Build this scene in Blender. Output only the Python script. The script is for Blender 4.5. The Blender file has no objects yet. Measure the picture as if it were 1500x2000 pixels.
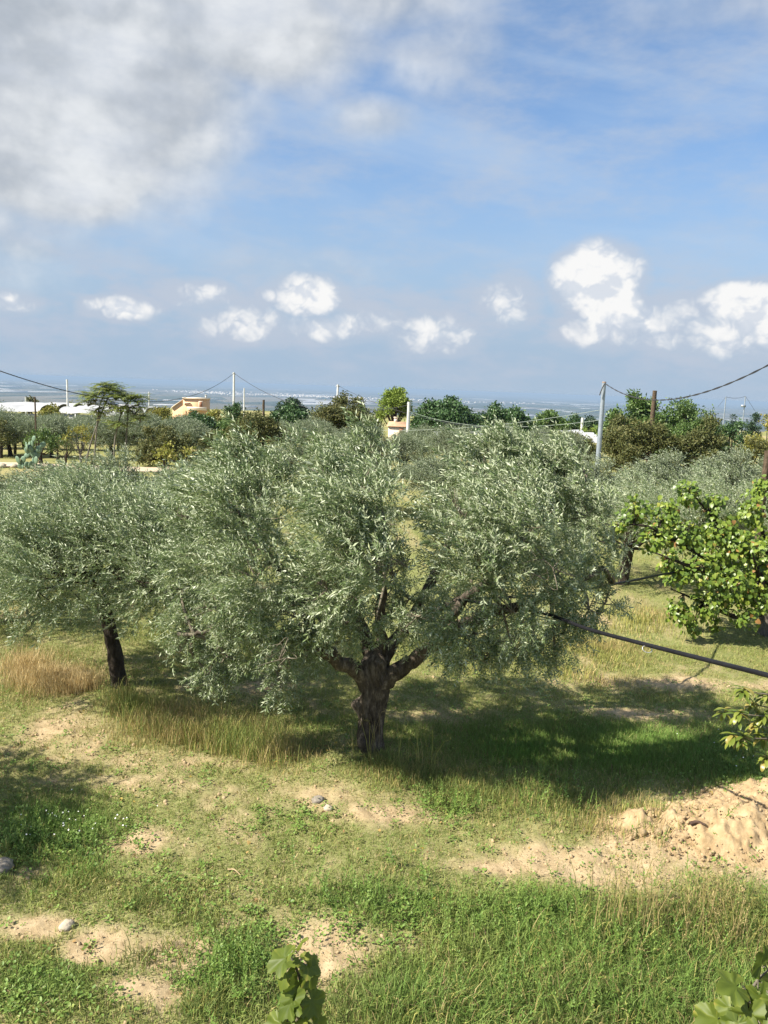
import bpy, math, random
import numpy as np
from mathutils import Vector
rng = np.random.default_rng(7)
random.seed(7)
R = math.radians
scene = bpy.context.scene
COL = scene.collection

# ------------------------------------------------------------------ camera
CAM_Z, PITCH, ROLL, FPX = 4.9, R(9.1), R(2.1), 1511.0
fwd = np.array([0, math.cos(PITCH), -math.sin(PITCH)])
_r0 = np.array([1., 0, 0]); _u0 = np.array([0, math.sin(PITCH), math.cos(PITCH)])
right = math.cos(ROLL) * _r0 + math.sin(ROLL) * _u0
up = -math.sin(ROLL) * _r0 + math.cos(ROLL) * _u0
CAM = np.array([0, 0, CAM_Z])
cd = bpy.data.cameras.new('camera'); cam = bpy.data.objects.new('camera', cd); COL.objects.link(cam)
from mathutils import Matrix
cam.matrix_world = Matrix(((right[0], up[0], -fwd[0], 0), (right[1], up[1], -fwd[1], 0), (right[2], up[2], -fwd[2], CAM_Z), (0, 0, 0, 1)))
cd.sensor_fit = 'VERTICAL'; cd.sensor_height = 24; cd.lens = 24 * FPX / 2000
cd.clip_start = 0.1; cd.clip_end = 200000
scene.camera = cam

# ------------------------------------------------------------------ sun, exposure
SUN_EL, SUN_AZ = R(44), math.atan2(-0.935, -0.355)          # azimuth clockwise from +Y
S = np.array([math.sin(SUN_AZ) * math.cos(SUN_EL), math.cos(SUN_AZ) * math.cos(SUN_EL), math.sin(SUN_EL)])
sd = bpy.data.lights.new('sun', 'SUN'); sd.energy = 4.3; sd.angle = R(0.55); sd.color = (1, 0.93, 0.80)
so = bpy.data.objects.new('sun', sd); COL.objects.link(so)
so.rotation_euler = Vector((-S[0], -S[1], -S[2])).to_track_quat('-Z', 'Y').to_euler()
scene.view_settings.view_transform = 'Standard'; scene.view_settings.look = 'None'
scene.view_settings.gamma = 1.0; scene.view_settings.exposure = 1.3
scene.view_settings.use_curve_mapping = False
scene.render.engine = 'CYCLES'
cy = scene.cycles
cy.max_bounces = 6; cy.diffuse_bounces = 4; cy.glossy_bounces = 2; cy.transmission_bounces = 4
cy.transparent_max_bounces = 6; cy.volume_bounces = 0
cy.caustics_reflective = False; cy.caustics_refractive = False
cy.use_denoising = True
cy.sample_clamp_indirect = 6

def ray(px, py):
    d = fwd + (px - 750) / FPX * right - (py - 1000) / FPX * up
    return d / np.linalg.norm(d)
def at(px, py, Y):                      # the place on that sight line Y metres ahead
    d = ray(px, py); return CAM + d * (Y / d[1])

# ------------------------------------------------------------------ world: sky with clouds
W = bpy.data.worlds.new('World'); scene.world = W; W.use_nodes = True
nt = W.node_tree; nt.nodes.clear()
def nd(t, **k):
    n = nt.nodes.new(t)
    for a, b in k.items(): setattr(n, a, b)
    return n
def mth(op, a, b=None, c=None):
    n = nd('ShaderNodeMath', operation=op)
    for i, v in enumerate((a, b, c)):
        if v is None: continue
        if isinstance(v, (int, float)): n.inputs[i].default_value = v
        else: nt.links.new(v, n.inputs[i])
    return n.outputs[0]
def sstep(x, lo, hi):
    n = nd('ShaderNodeMapRange', interpolation_type='SMOOTHSTEP')
    n.inputs['From Min'].default_value = lo; n.inputs['From Max'].default_value = hi
    nt.links.new(x, n.inputs['Value']); return n.outputs[0]
def noise2(u, v, su, sv, scale, detail=6, rough=0.55, off=0.0, dist=0.0, lac=2.1):
    c = nd('ShaderNodeCombineXYZ')
    nt.links.new(mth('MULTIPLY', v, sv), c.inputs[1])
    nt.links.new(mth('MULTIPLY_ADD', u, su, off * 3.7), c.inputs[0])
    n = nd('ShaderNodeTexNoise', noise_dimensions='2D'); n.inputs['Scale'].default_value = scale; n.inputs['Detail'].default_value = detail
    n.inputs['Roughness'].default_value = rough; n.inputs['Distortion'].default_value = dist
    n.inputs['Lacunarity'].default_value = lac
    nt.links.new(c.outputs[0], n.inputs['Vector']); return n.outputs['Fac']
def mixc(f, a, b):
    n = nd('ShaderNodeMix', data_type='RGBA')
    if isinstance(f, (int, float)): n.inputs[0].default_value = f
    else: nt.links.new(f, n.inputs[0])
    for s, v in ((6, a), (7, b)):
        if isinstance(v, tuple): n.inputs[s].default_value = (*v, 1)
        else: nt.links.new(v, n.inputs[s])
    return n.outputs[2]
sky = nd('ShaderNodeTexSky', sky_type='NISHITA'); sky.sun_disc = False
sky.sun_elevation = SUN_EL; sky.sun_rotation = SUN_AZ % (2 * math.pi)
sky.air_density = 1.0; sky.dust_density = 0.35; sky.ozone_density = 3.5; sky.altitude = 250
tc = nd('ShaderNodeTexCoord'); sx = nd('ShaderNodeSeparateXYZ'); nt.links.new(tc.outputs['Generated'], sx.inputs[0])
U0 = mth('ARCTAN2', sx.outputs[0], sx.outputs[1]); V0 = mth('ARCSINE', sx.outputs[2])
def ang(px, py):
    d = ray(px, py); return math.atan2(d[0], d[1]), math.asin(d[2])
crisp = [(1165,545,88,72,2.0),(1190,595,66,50,1.9),(1180,645,86,38,1.0),(1460,592,86,40,1.8),(1420,650,135,48,.9),(1500,640,110,66,1.0),(600,578,76,42,1.5),(850,655,84,38,.85),
         (995,590,54,44,.72),(625,642,84,26,.66),(525,577,22,17,1.0),(245,603,62,24,1.0),(182,598,28,17,.9),(18,590,50,20,.9),
         (390,576,64,26,.7),(480,632,90,38,.72),(825,640,38,28,.9),(1300,630,84,46,.76),(720,630,80,28,.58)]
softc = [(60,120,430,260,1.6),(420,40,340,120,1.2),(70,340,240,95,1.2),(700,-20,260,80,.8),(-350,40,520,420,1.2),(100,-260,700,300,1.15),
         (860,95,150,80,.42),(735,232,90,42,.50),(40,482,95,36,.55),(560,525,170,40,.30),(1480,0,260,50,.40)]
def vth(op, *v):
    n = nd('ShaderNodeVectorMath', operation=op)
    for i, x in enumerate(v):
        if isinstance(x, tuple): n.inputs[i].default_value = x
        else: nt.links.new(x, n.inputs[i])
    return n.outputs['Value' if op == 'DOT_PRODUCT' else 'Vector']
def vec(u, v):
    c = nd('ShaderNodeCombineXYZ'); nt.links.new(u, c.inputs[0]); nt.links.new(v, c.inputs[1]); return c.outputs[0]
def blobs(P, lst):
    out = None
    for (px, py, ax, ay, w) in lst:
        u0, v0 = ang(px, py); a, b = FPX / ax, FPX / ay
        q = vth('MULTIPLY_ADD', P, (a, b, 0), (-u0 * a, -v0 * b, 0))
        d = mth('MULTIPLY_ADD', vth('DOT_PRODUCT', q, q), -w, w)
        out = d if out is None else mth('MAXIMUM', out, d)
    return mth('MAXIMUM', out, -1.2)
def puff(P, scale, off, detail):
    n = nd('ShaderNodeTexVoronoi', voronoi_dimensions='2D', feature='F1'); n.inputs['Scale'].default_value = scale; n.inputs['Detail'].default_value = detail
    n.inputs['Roughness'].default_value = .5; n.inputs['Lacunarity'].default_value = 2.3
    nt.links.new(vth('MULTIPLY_ADD', P, (1, 1.2, 0), (off, off, 0)), n.inputs['Vector']); return mth('SUBTRACT', 1.0, n.outputs['Distance'])
away = sstep(mth('ABSOLUTE', U0), 0.62, 0.95)
lowband = sstep(mth('ABSOLUTE', mth('SUBTRACT', V0, 0.09)), 0.075, 0.0)
def noises(du, dv):
    u = mth('ADD', U0, du) if du else U0; v = mth('ADD', V0, dv) if dv else V0
    w = mth('MULTIPLY', mth('SUBTRACT', noise2(u, v, 1, 1, 30, 2, .5, 3.3), .5), .03); P = vec(mth('ADD', u, w), mth('SUBTRACT', v, w))
    n1 = mth('ADD', mth('MULTIPLY', noise2(u, v, 1.0, 1.25, 20, 5, .52, 1.3), .5), mth('MULTIPLY', puff(P, 24, .4, 2), .5))
    n2 = mth('ADD', mth('MULTIPLY', noise2(u, v, 1.0, 1.4, 4.5, 5, .52, 4.2), .8), mth('MULTIPLY', puff(P, 9, 2.4, 1), .2))
    return n1, n2, vec(u, v)
n1, n2, P0 = noises(0, 0); m1, m2, P1 = noises(-0.010, 0.014)      # a second look a step towards the sun: less cloud there means a lit face
gl = mth('MULTIPLY_ADD', mth('MULTIPLY', lowband, away), 1.1, -0.75)
gs = mth('MULTIPLY', mth('SUBTRACT', noise2(U0, V0, 1.0, 1.6, 1.7, 2, .5, 9.1), 0.56), 7.0)
gs = mth('MULTIPLY_ADD', mth('MAXIMUM', away, sstep(V0, .55, .8)), mth('ADD', gs, 1.2), -1.2)
b0 = blobs(P0, crisp)
dc = mth('ADD', mth('MAXIMUM', b0, gl), mth('MULTIPLY', mth('SUBTRACT', n1, .50), 1.7))
ds = mth('ADD', mth('MAXIMUM', blobs(P0, softc), gs), mth('MULTIPLY', mth('SUBTRACT', n2, .53), 1.5))
big = mth('SUBTRACT', blobs(P0, crisp[:8]), blobs(P1, crisp[:8]))
litc = sstep(mth('MULTIPLY_ADD', mth('SUBTRACT', n1, m1), 3.2, mth('MULTIPLY', big, .5)), -0.55, 0.32)
lits = sstep(mth('MULTIPLY_ADD', mth('SUBTRACT', n2, m2), 1.5, mth('MULTIPLY', mth('SUBTRACT', n2, .54), 1.9)), -0.62, 0.46)
ac = sstep(dc, -0.1, 1.0); asf = sstep(ds, -0.25, 0.85)
STR = 0.0635
K = 1.08 / (STR * 2 ** scene.view_settings.exposure)
def k(*c): return tuple(x * K for x in c)
cir = noise2(mth('ADD', mth('MULTIPLY', U0, 0.9), mth('MULTIPLY', V0, 0.35)), mth('ADD', V0, mth('MULTIPLY', U0, 0.16)), 1.1, 5.0, 2.6, 4, .5, 2.2, .25)
cirr = mth('MULTIPLY', sstep(cir, .40, .78), sstep(V0, .04, .25))
low = sstep(V0, .34, .03)
bandn = noise2(U0, V0, 1, 2.6, 9, 4, .58, 7.7)
tint = nd('ShaderNodeMix', data_type='RGBA', blend_type='MULTIPLY'); tint.inputs[0].default_value = 1; tint.inputs[7].default_value = (.90, 1.02, 1.10, 1)
nt.links.new(sky.outputs[0], tint.inputs[6]); c = tint.outputs[2]
c = mixc(.16, c, k(.42, .58, .80))
c = mixc(mth('MULTIPLY', low, .97), c, k(.365, .480, .625))
vap = mth('MULTIPLY', sstep(bandn, .44, .66), sstep(mth('ABSOLUTE', mth('SUBTRACT', V0, 0.085)), 0.085, 0.01))
c = mixc(mth('MULTIPLY', vap, .55), c, k(.46, .52, .64))
c = mixc(mth('MULTIPLY', cirr, 0.5), c, k(.50, .62, .78))
grey = mixc(lits, k(.42, .46, .51), k(.78, .80, .82))
c = mixc(mth('MULTIPLY', asf, 0.96), c, grey)
halo = mth('MULTIPLY', sstep(mth('ADD', mth('MAXIMUM', b0, gl), mth('MULTIPLY', mth('SUBTRACT', bandn, .5), 2.6)), -1.3, .5), .72)
c = mixc(halo, c, k(.50, .555, .65))
cum = mixc(litc, k(.67, .71, .775), k(.90, .895, .885))
c = mixc(mth('MULTIPLY', ac, 0.95), c, cum)
bg = nd('ShaderNodeBackground'); bg.inputs[1].default_value = STR
nt.links.new(c, bg.inputs[0]); wo = nd('ShaderNodeOutputWorld'); nt.links.new(bg.outputs[0], wo.inputs[0])
W.cycles.sampling_method = 'MANUAL'; W.cycles.sample_map_resolution = 512

# ------------------------------------------------------------------ helpers
def hashn(ix, iy, seed):
    h = (ix.astype(np.int64) * 374761393 + iy.astype(np.int64) * 668265263 + seed * 1442695041) & 0xffffffff
    h = ((h ^ (h >> 13)) * 1274126177) & 0xffffffff
    return ((h ^ (h >> 16)) & 0xffff) / 65535.0
def vnoise(x, y, seed=0):
    ix, iy = np.floor(x), np.floor(y); fx, fy = x - ix, y - iy
    fx = fx * fx * (3 - 2 * fx); fy = fy * fy * (3 - 2 * fy)
    a, b, c_, d = hashn(ix, iy, seed), hashn(ix + 1, iy, seed), hashn(ix, iy + 1, seed), hashn(ix + 1, iy + 1, seed)
    return (a * (1 - fx) + b * fx) * (1 - fy) + (c_ * (1 - fx) + d * fx) * fy
def fbm(x, y, oct=4, seed=0):
    x = np.asarray(x, float); y = np.asarray(y, float); o = 0; a = .5; t = 0
    for i in range(oct):
        o = o + a * vnoise(x, y, seed + i * 17); t += a; a *= .5; x = x * 2.03 + 11.3; y = y * 2.03 + 5.7
    return o / t
def sm(x, a, b):
    t = np.clip((x - a) / (b - a), 0, 1); return t * t * (3 - 2 * t)
def unit(v): return v / np.maximum(np.linalg.norm(v, axis=-1, keepdims=True), 1e-9)

def mesh_from(name, V, faces, mat=None, col=None, tint=None, smooth=False):
    me = bpy.data.meshes.new(name); V = np.asarray(V, np.float32)
    faces = [np.asarray(f, np.int32) for f in (faces if isinstance(faces, list) else [faces]) if len(f)]
    me.vertices.add(len(V)); me.vertices.foreach_set('co', V.ravel())
    tot = np.concatenate([np.full(len(f), f.shape[1], np.int32) for f in faces])
    lv = np.concatenate([f.ravel() for f in faces]); st = np.concatenate([[0], np.cumsum(tot)[:-1]]).astype(np.int32)
    me.loops.add(len(lv)); me.loops.foreach_set('vertex_index', lv)
    me.polygons.add(len(tot)); me.polygons.foreach_set('loop_start', st)
    if smooth: me.polygons.foreach_set('use_smooth', np.ones(len(tot), bool))
    if col is not None:
        a = me.attributes.new('col', 'FLOAT_COLOR', 'POINT'); c4 = np.ones((len(V), 4), np.float32); c4[:, :3] = col; a.data.foreach_set('color', c4.ravel())
    if tint is not None:
        a = me.attributes.new('tint', 'FLOAT', 'POINT'); a.data.foreach_set('value', np.asarray(tint, np.float32))
    me.update(calc_edges=True)
    if mat: me.materials.append(mat)
    return me
def link(name, me, parent=None, loc=None):
    o = bpy.data.objects.new(name, me); COL.objects.link(o)
    if parent: o.parent = parent
    if loc is not None: o.location = loc
    return o
def tag(o, label=None, cat=None, group=None, kind=None):
    if label: o['label'] = label
    if cat: o['category'] = cat
    if group: o['group'] = group
    if kind: o['kind'] = kind
    return o
def thing(name, label, cat, loc=(0, 0, 0), rz=0, group=None):
    o = bpy.data.objects.new(name, None); COL.objects.link(o); o.location = loc; o.rotation_euler = (0, 0, rz)
    o.empty_display_size = .2
    return tag(o, label, cat, group)
def copy_tree(root, loc, rz, scale, label, group=None):
    r = root.copy(); COL.objects.link(r); r.location = loc; r.rotation_euler = (0, 0, rz); r.scale = scale
    tag(r, label, None, group)
    for ch in root.children:
        c_ = ch.copy(); COL.objects.link(c_); c_.parent = r
    return r
class MB:
    def __init__(s): s.V = []; s.F4 = []; s.F3 = []; s.n = 0
    def add(s, V, F):
        V = np.asarray(V, float); F = np.asarray(F, int) + s.n
        (s.F4 if F.shape[1] == 4 else s.F3).append(F); s.V.append(V); s.n += len(V); return s
    def box(s, c, sz, rz=0):
        x, y, z = np.array(sz) / 2; P = np.array([[-x,-y,-z],[x,-y,-z],[x,y,-z],[-x,y,-z],[-x,-y,z],[x,-y,z],[x,y,z],[-x,y,z]])
        q, w = math.cos(rz), math.sin(rz); P = np.stack([P[:,0]*q - P[:,1]*w, P[:,0]*w + P[:,1]*q, P[:,2]], 1) + np.array(c)
        return s.add(P, [[0,3,2,1],[4,5,6,7],[0,1,5,4],[1,2,6,5],[2,3,7,6],[3,0,4,7]])
    def tube(s, path, rad, seg=8, wob=0, cap=True):
        V, F = tube(path, rad, seg, wob); s.add(V, F)
        return s
    def mesh(s, name, mat, smooth=False, **kw):
        fs = []
        if s.F4: fs.append(np.concatenate(s.F4))
        if s.F3: fs.append(np.concatenate(s.F3))
        return mesh_from(name, np.concatenate(s.V), fs, mat, smooth=smooth, **kw)
def spline(P, n):                         # Catmull-Rom through P
    P = np.asarray(P, float); Q = np.vstack([2*P[0]-P[1], P, 2*P[-1]-P[-2]]); out = []
    t = np.linspace(0, len(P)-1, n)
    for x in t:
        i = min(int(x), len(P)-2); f = x - i; a, b, c_, d = Q[i:i+4]
        out.append(.5*((2*b)+(-a+c_)*f+(2*a-5*b+4*c_-d)*f*f+(-a+3*b-3*c_+d)*f**3))
    return np.array(out)
def tube(path, rad, seg=8, wob=0):
    P = np.asarray(path, float); n = len(P); rad = np.broadcast_to(rad, (n,)).astype(float)
    T = unit(np.gradient(P, axis=0)); ref = np.array([0, 1., 0]) if abs(T[0][1]) < .9 else np.array([1., 0, 0])
    X = unit(np.cross(ref, T[0])); V = []
    a = np.arange(seg) * 2 * math.pi / seg
    for i in range(n):
        X = unit(X - T[i] * X.dot(T[i])); Y = np.cross(T[i], X)
        r = rad[i] * (1 + (wob * (rng.random(seg) - .5) * 2 if wob else 0))
        V.append(P[i] + (np.cos(a) * r)[:, None] * X + (np.sin(a) * r)[:, None] * Y)
    V = np.concatenate(V); i, j = np.meshgrid(np.arange(n-1), np.arange(seg), indexing='ij')
    q = np.stack([i*seg+j, i*seg+(j+1) % seg, (i+1)*seg+(j+1) % seg, (i+1)*seg+j], -1).reshape(-1, 4)
    c0 = len(V); V = np.vstack([V, P[0], P[-1]]); jj = np.arange(seg)
    caps = np.concatenate([np.stack([(jj+1) % seg, jj, np.full(seg, c0), np.full(seg, c0)], 1)[:, :4], np.stack([(n-1)*seg+jj, (n-1)*seg+(jj+1) % seg, np.full(seg, c0+1), np.full(seg, c0+1)], 1)])
    return V, q if seg < 4 else q
def frames(D, X):
    D = unit(D); X = X - (X * D).sum(1, keepdims=True) * D; X = unit(X); Y = np.cross(D, X)
    return np.stack([X, Y, D], 2)
def scatter(tm, P, D, X, Sc):
    """copies of small leaf templates (verts, tris, tint): local z along D, local x towards X"""
    Rm = frames(D, X); N = len(P); pick = rng.integers(0, len(tm), N); VV, FF, TT, n0 = [], [], [], 0
    rnd = rng.random(N)
    for t, (tv, tf, tt) in enumerate(tm):
        ix = np.nonzero(pick == t)[0]
        if not len(ix): continue
        sc = Sc[ix]; v = tv[None] * (sc[:, None, None] if sc.ndim == 1 else sc[:, None, :])
        v = np.einsum('nij,nkj->nki', Rm[ix], v) + P[ix][:, None]
        f = tf[None] + (np.arange(len(ix)) * len(tv))[:, None, None] + n0
        VV.append(v.reshape(-1, 3)); FF.append(f.reshape(-1, 3)); n0 += len(ix) * len(tv)
        TT.append((tt[None] * .6 + rnd[ix][:, None] * .4).ravel())
    return np.concatenate(VV), np.concatenate(FF), np.concatenate(TT)

# ------------------------------------------------------------------ materials
def material(name): 
    m = bpy.data.materials.new(name); m.use_nodes = True; t = m.node_tree; b = t.nodes['Principled BSDF']; return m, t, b
def tn(t, ty, **kw):
    n = t.nodes.new(ty)
    for a, b in kw.items(): setattr(n, a, b)
    return n
def ramp(t, fac, stops):
    r = tn(t, 'ShaderNodeValToRGB'); e = r.color_ramp.elements
    while len(e) < len(stops): e.new(.5)
    for q, (p, c_) in zip(e, stops): q.position = p; q.color = (*c_, 1)
    t.links.new(fac, r.inputs[0]); return r.outputs[0]
def tnoise(t, scale, detail=5, rough=.6, coord='Object', stretch=None):
    cds = tn(t, 'ShaderNodeTexCoord'); n = tn(t, 'ShaderNodeTexNoise')
    n.inputs['Scale'].default_value = scale; n.inputs['Detail'].default_value = detail; n.inputs['Roughness'].default_value = rough
    if stretch:
        mp = tn(t, 'ShaderNodeMapping'); mp.inputs['Scale'].default_value = stretch
        t.links.new(cds.outputs[coord], mp.inputs[0]); t.links.new(mp.outputs[0], n.inputs['Vector'])
    else: t.links.new(cds.outputs[coord], n.inputs['Vector'])
    return n.outputs['Fac']
def leaf_mat(name, stops, back=None, trans=.3, rough=.5, spec=.35, attr='tint'):
    m, t, b = material(name); a = tn(t, 'ShaderNodeAttribute', attribute_name=attr)
    c_ = ramp(t, a.outputs['Fac'], stops) if stops else a.outputs['Color']
    fr = c_
    if back:
        g = tn(t, 'ShaderNodeNewGeometry'); mx = tn(t, 'ShaderNodeMix', data_type='RGBA')
        cb = ramp(t, a.outputs['Fac'], back)
        t.links.new(g.outputs['Backfacing'], mx.inputs[0]); t.links.new(c_, mx.inputs[6]); t.links.new(cb, mx.inputs[7]); fr = mx.outputs[2]
    t.links.new(fr, b.inputs['Base Color']); b.inputs['Roughness'].default_value = rough; b.inputs['Specular IOR Level'].default_value = spec
    tr = tn(t, 'ShaderNodeBsdfTranslucent'); t.links.new(c_, tr.inputs[0])
    mx = tn(t, 'ShaderNodeMixShader'); mx.inputs[0].default_value = trans
    t.links.new(b.outputs[0], mx.inputs[1]); t.links.new(tr.outputs[0], mx.inputs[2])
    t.links.new(mx.outputs[0], t.nodes['Material Output'].inputs[0]); return m
def solid(name, stops, scale=6, rough=.8, bump=0, bscale=None, stretch=None, metal=0, spec=.3, coord='Object'):
    m, t, b = material(name); f = tnoise(t, scale, 6, .65, coord, stretch)
    n = len(stops); st = [(.30 + .40 * i / max(n-1, 1), c_) for i, c_ in enumerate(stops)] if not isinstance(stops[0][1], tuple) else stops
    t.links.new(ramp(t, f, st), b.inputs['Base Color']); b.inputs['Roughness'].default_value = rough; b.inputs['Metallic'].default_value = metal
    b.inputs['Specular IOR Level'].default_value = spec
    if bump:
        bp = tn(t, 'ShaderNodeBump'); bp.inputs['Strength'].default_value = bump; bp.inputs['Distance'].default_value = .02
        t.links.new(tnoise(t, bscale or scale * 3, 7, .7, coord, stretch), bp.inputs['Height']); t.links.new(bp.outputs[0], b.inputs['Normal'])
    return m
M = {}
M['olive'] = leaf_mat('olive_leaf', [(0, (.105,.165,.062)), (.5, (.175,.240,.096)), (.85, (.26,.315,.14)), (1, (.36,.37,.15))], [(0, (.33,.39,.24)), (.6, (.46,.51,.34)), (1, (.58,.61,.45))], .28, .40, .5)
M['olive_far'] = leaf_mat('olive_leaf_far', [(0, (.11,.15,.070)), (.5, (.165,.21,.10)), (1, (.25,.29,.15))], [(0, (.24,.28,.19)), (.6, (.33,.37,.26)), (1, (.40,.44,.32))], .22, .5, .4)
M['carob'] = leaf_mat('carob_leaf', [(0, (.035,.080,.025)), (.6, (.06,.120,.038)), (1, (.11,.18,.065))], None, .15, .4, .5)
M['green'] = leaf_mat('green_leaf', [(0, (.06,.12,.03)), (.6, (.11,.18,.045)), (1, (.17,.24,.07))], None, .25, .45, .4)
M['almond'] = leaf_mat('almond_leaf', [(0, (.065,.085,.028)), (.5, (.115,.130,.042)), (1, (.19,.175,.065))], None, .25, .6, .3)
M['yellow'] = leaf_mat('yellow_leaf', [(0, (.15,.18,.035)), (.6, (.25,.25,.05)), (1, (.34,.29,.08))], None, .3, .6, .3)
M['pine'] = leaf_mat('pine_needle', [(0, (.12,.18,.028)), (.6, (.20,.28,.04)), (1, (.28,.34,.07))], None, .2, .6, .3)
M['dark'] = leaf_mat('dark_leaf', [(0, (.02,.045,.022)), (.6, (.035,.07,.03)), (1, (.06,.10,.045))], None, .12, .5, .4)
M['ailanthus'] = leaf_mat('feathery_leaf', [(0, (.12,.17,.04)), (.6, (.19,.24,.06)), (1, (.30,.30,.09))], None, .3, .5, .4)
M['fruit'] = leaf_mat('fruit_leaf', [(0, (.09,.155,.025)), (.55, (.16,.24,.035)), (.88, (.27,.34,.05)), (.975,(.36,.34,.08)), (1, (.34,.18,.06))], None, .32, .38, .5)
M['peach'] = leaf_mat('peach_leaf', [(0, (.10,.15,.025)), (.6, (.19,.23,.035)), (.9, (.30,.32,.07)), (1, (.30,.15,.05))], None, .3, .35, .5)
M['vine'] = leaf_mat('vine_leaf', [(0, (.085,.125,.018)), (.45, (.155,.20,.03)), (.75, (.27,.28,.05)), (1, (.38,.28,.09))], None, .45, .5, .4)
M['grass'] = leaf_mat('grass_blade', None, None, .28, .6, .25, 'col')
M['bark'] = None
def bark(name, dark, mid, light, sc=1.0):
    m, t, b = material(name); f1 = tnoise(t, 7*sc, 9, .72, 'Object', (2.2, 2.2, .75)); f2 = tnoise(t, 3.2*sc, 5, .6)
    c1 = ramp(t, f1, [(.33, dark), (.52, mid), (.72, light)]); mx = tn(t, 'ShaderNodeMix', data_type='RGBA', blend_type='MULTIPLY'); mx.inputs[0].default_value = .75
    t.links.new(c1, mx.inputs[6]); t.links.new(ramp(t, f2, [(.3, (.45,.42,.38)), (.65, (1,1,1))]), mx.inputs[7]); t.links.new(mx.outputs[2], b.inputs['Base Color'])
    b.inputs['Roughness'].default_value = .9; b.inputs['Specular IOR Level'].default_value = .15
    bp = tn(t, 'ShaderNodeBump'); bp.inputs['Strength'].default_value = .9; bp.inputs['Distance'].default_value = .035
    t.links.new(f1, bp.inputs['Height']); t.links.new(bp.outputs[0], b.inputs['Normal']); return m
M['bark'] = bark('olive_bark', (.030,.024,.019), (.12,.098,.078), (.34,.29,.235))
M['bark_dark'] = bark('dark_bark', (.02,.016,.013), (.06,.048,.038), (.14,.115,.09))
M['bark_grey'] = bark('grey_bark', (.09,.08,.07), (.22,.20,.17), (.36,.33,.29))
M['twig'] = solid('twig_bark', [(.10,.085,.06), (.22,.19,.14)], 12)

# ------------------------------------------------------------------ ground
def ground_pt(px, py):                   # where a sight line meets the level z = 0
    d = ray(px, py); return CAM + d * (CAM_Z / -d[2])
TB = ground_pt(727, 1476); LB = ground_pt(236, 1350)
def heap_z(x, y):                         # long low bank of dug soil on the right
    c1 = ground_pt(1570, 1590); c2 = ground_pt(1330, 1610); c3 = ground_pt(1480, 1640)
    h = .32*np.exp(-(((x-c1[0])/.95)**2 + ((y-c1[1])/.50)**2)) + .15*np.exp(-(((x-c2[0])/.80)**2 + ((y-c2[1])/.24)**2)) + .22*np.exp(-(((x-c3[0])/.9)**2 + ((y-c3[1])/.35)**2))
    return h
def gz(x, y):
    x = np.asarray(x, float); y = np.asarray(y, float); r = np.hypot(x, y)
    z = .16*np.exp(-((x-TB[0])**2 + (y-TB[1])**2)/.9**2) + .10*np.exp(-((x-LB[0])**2+(y-LB[1])**2)/.7**2)
    near = 1 - sm(r, 60, 120)
    z = z + near*(.16*(fbm(x*.22, y*.22, 3, 3)-.5) + .10*(fbm(x*.9, y*.9, 3, 9)-.5))*sm(r, 2, 5)
    z = z - .030*np.clip(r-40, 0, 220)
    z = z - 200*sm(r, 255, 2600) + sm(r, 9000, 16000)*(fbm(x/5000, y/5000, 4, 31)-.5)*70
    return z
# cover patches, (pixel centre, half sizes, weight): metres on the ground
def patchlist(lst):
    o = []
    for (px, py, ax, ay, w) in lst:
        c_ = ground_pt(px, py); e = ground_pt(px+ax, py); f = ground_pt(px, py-ay); g = ground_pt(px, py+ay)
        o.append((c_[0], c_[1], abs(e[0]-c_[0]), (f[1]-g[1])/2, w))
    return o
def pfield(x, y, pl):
    o = np.zeros_like(x)
    for (cx, cy, ax, ay, w) in pl: o = np.maximum(o, w*np.exp(-(((x-cx)/ax)**2 + ((y-cy)/ay)**2)))
    return o
BARE = patchlist([(1400,1640,230,75,1.3),(1180,1690,210,40,1.0),(960,1690,120,20,.75),(60,1812,75,35,1.1),(175,1862,65,40,1.0),(360,1872,95,45,1.0),(280,1935,110,35,.9),(275,1640,55,28,.8),
    (640,1850,75,70,1.0),(620,1560,75,28,.7),(760,1590,150,22,.6),(300,1530,210,20,.4),(120,1420,170,45,.40),(380,1480,200,22,.4),(1290,1335,180,16,1.0),(1150,1210,80,14,.7),(60,1700,60,20,.5),(860,1400,130,18,.6),(480,1340,90,14,.6),(1240,1390,120,12,.6),(540,1250,120,12,.6)])
DRY = patchlist([(120,1330,90,34,1.4),(60,1300,70,30,1.0),(330,1420,150,45,1.15),(450,1435,120,45,1.05),(560,1470,90,40,.8),(790,1520,110,30,.75),(900,1540,110,35,.6),(1310,1620,90,26,.9),(1170,1260,110,22,.9),(1230,1330,110,18,.7),(240,1385,70,25,1.0),(1010,1600,130,40,.45)])
LUSH = patchlist([(1200,1460,330,60,1.3),(1420,1500,150,45,1.2),(110,1610,150,60,1.1),(60,1590,90,60,1.0),(760,1760,170,50,.9),(420,1900,130,80,.9),(1050,1790,200,70,1.0),(1250,1900,320,130,1.4),(900,1950,250,90,1.1),(80,1930,130,60,.8),(620,1420,90,40,.5),(450,1240,150,40,.6)])
WEED = patchlist([(110,1630,140,55,1.3),(760,1790,180,50,1.0),(470,1880,110,90,1.2),(70,1940,120,60,1.2),(1080,1780,220,45,1.0),(980,1800,160,50,.9),(1420,1480,110,45,1.0),(560,1600,90,40,.7),(330,1740,120,60,.5),(880,1570,70,40,.7)])
TALL = patchlist([(1250,1930,330,110,1.3),(850,1970,220,60,1.0),(1400,1800,180,50,.8),(1000,1880,200,70,.8)])
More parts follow.
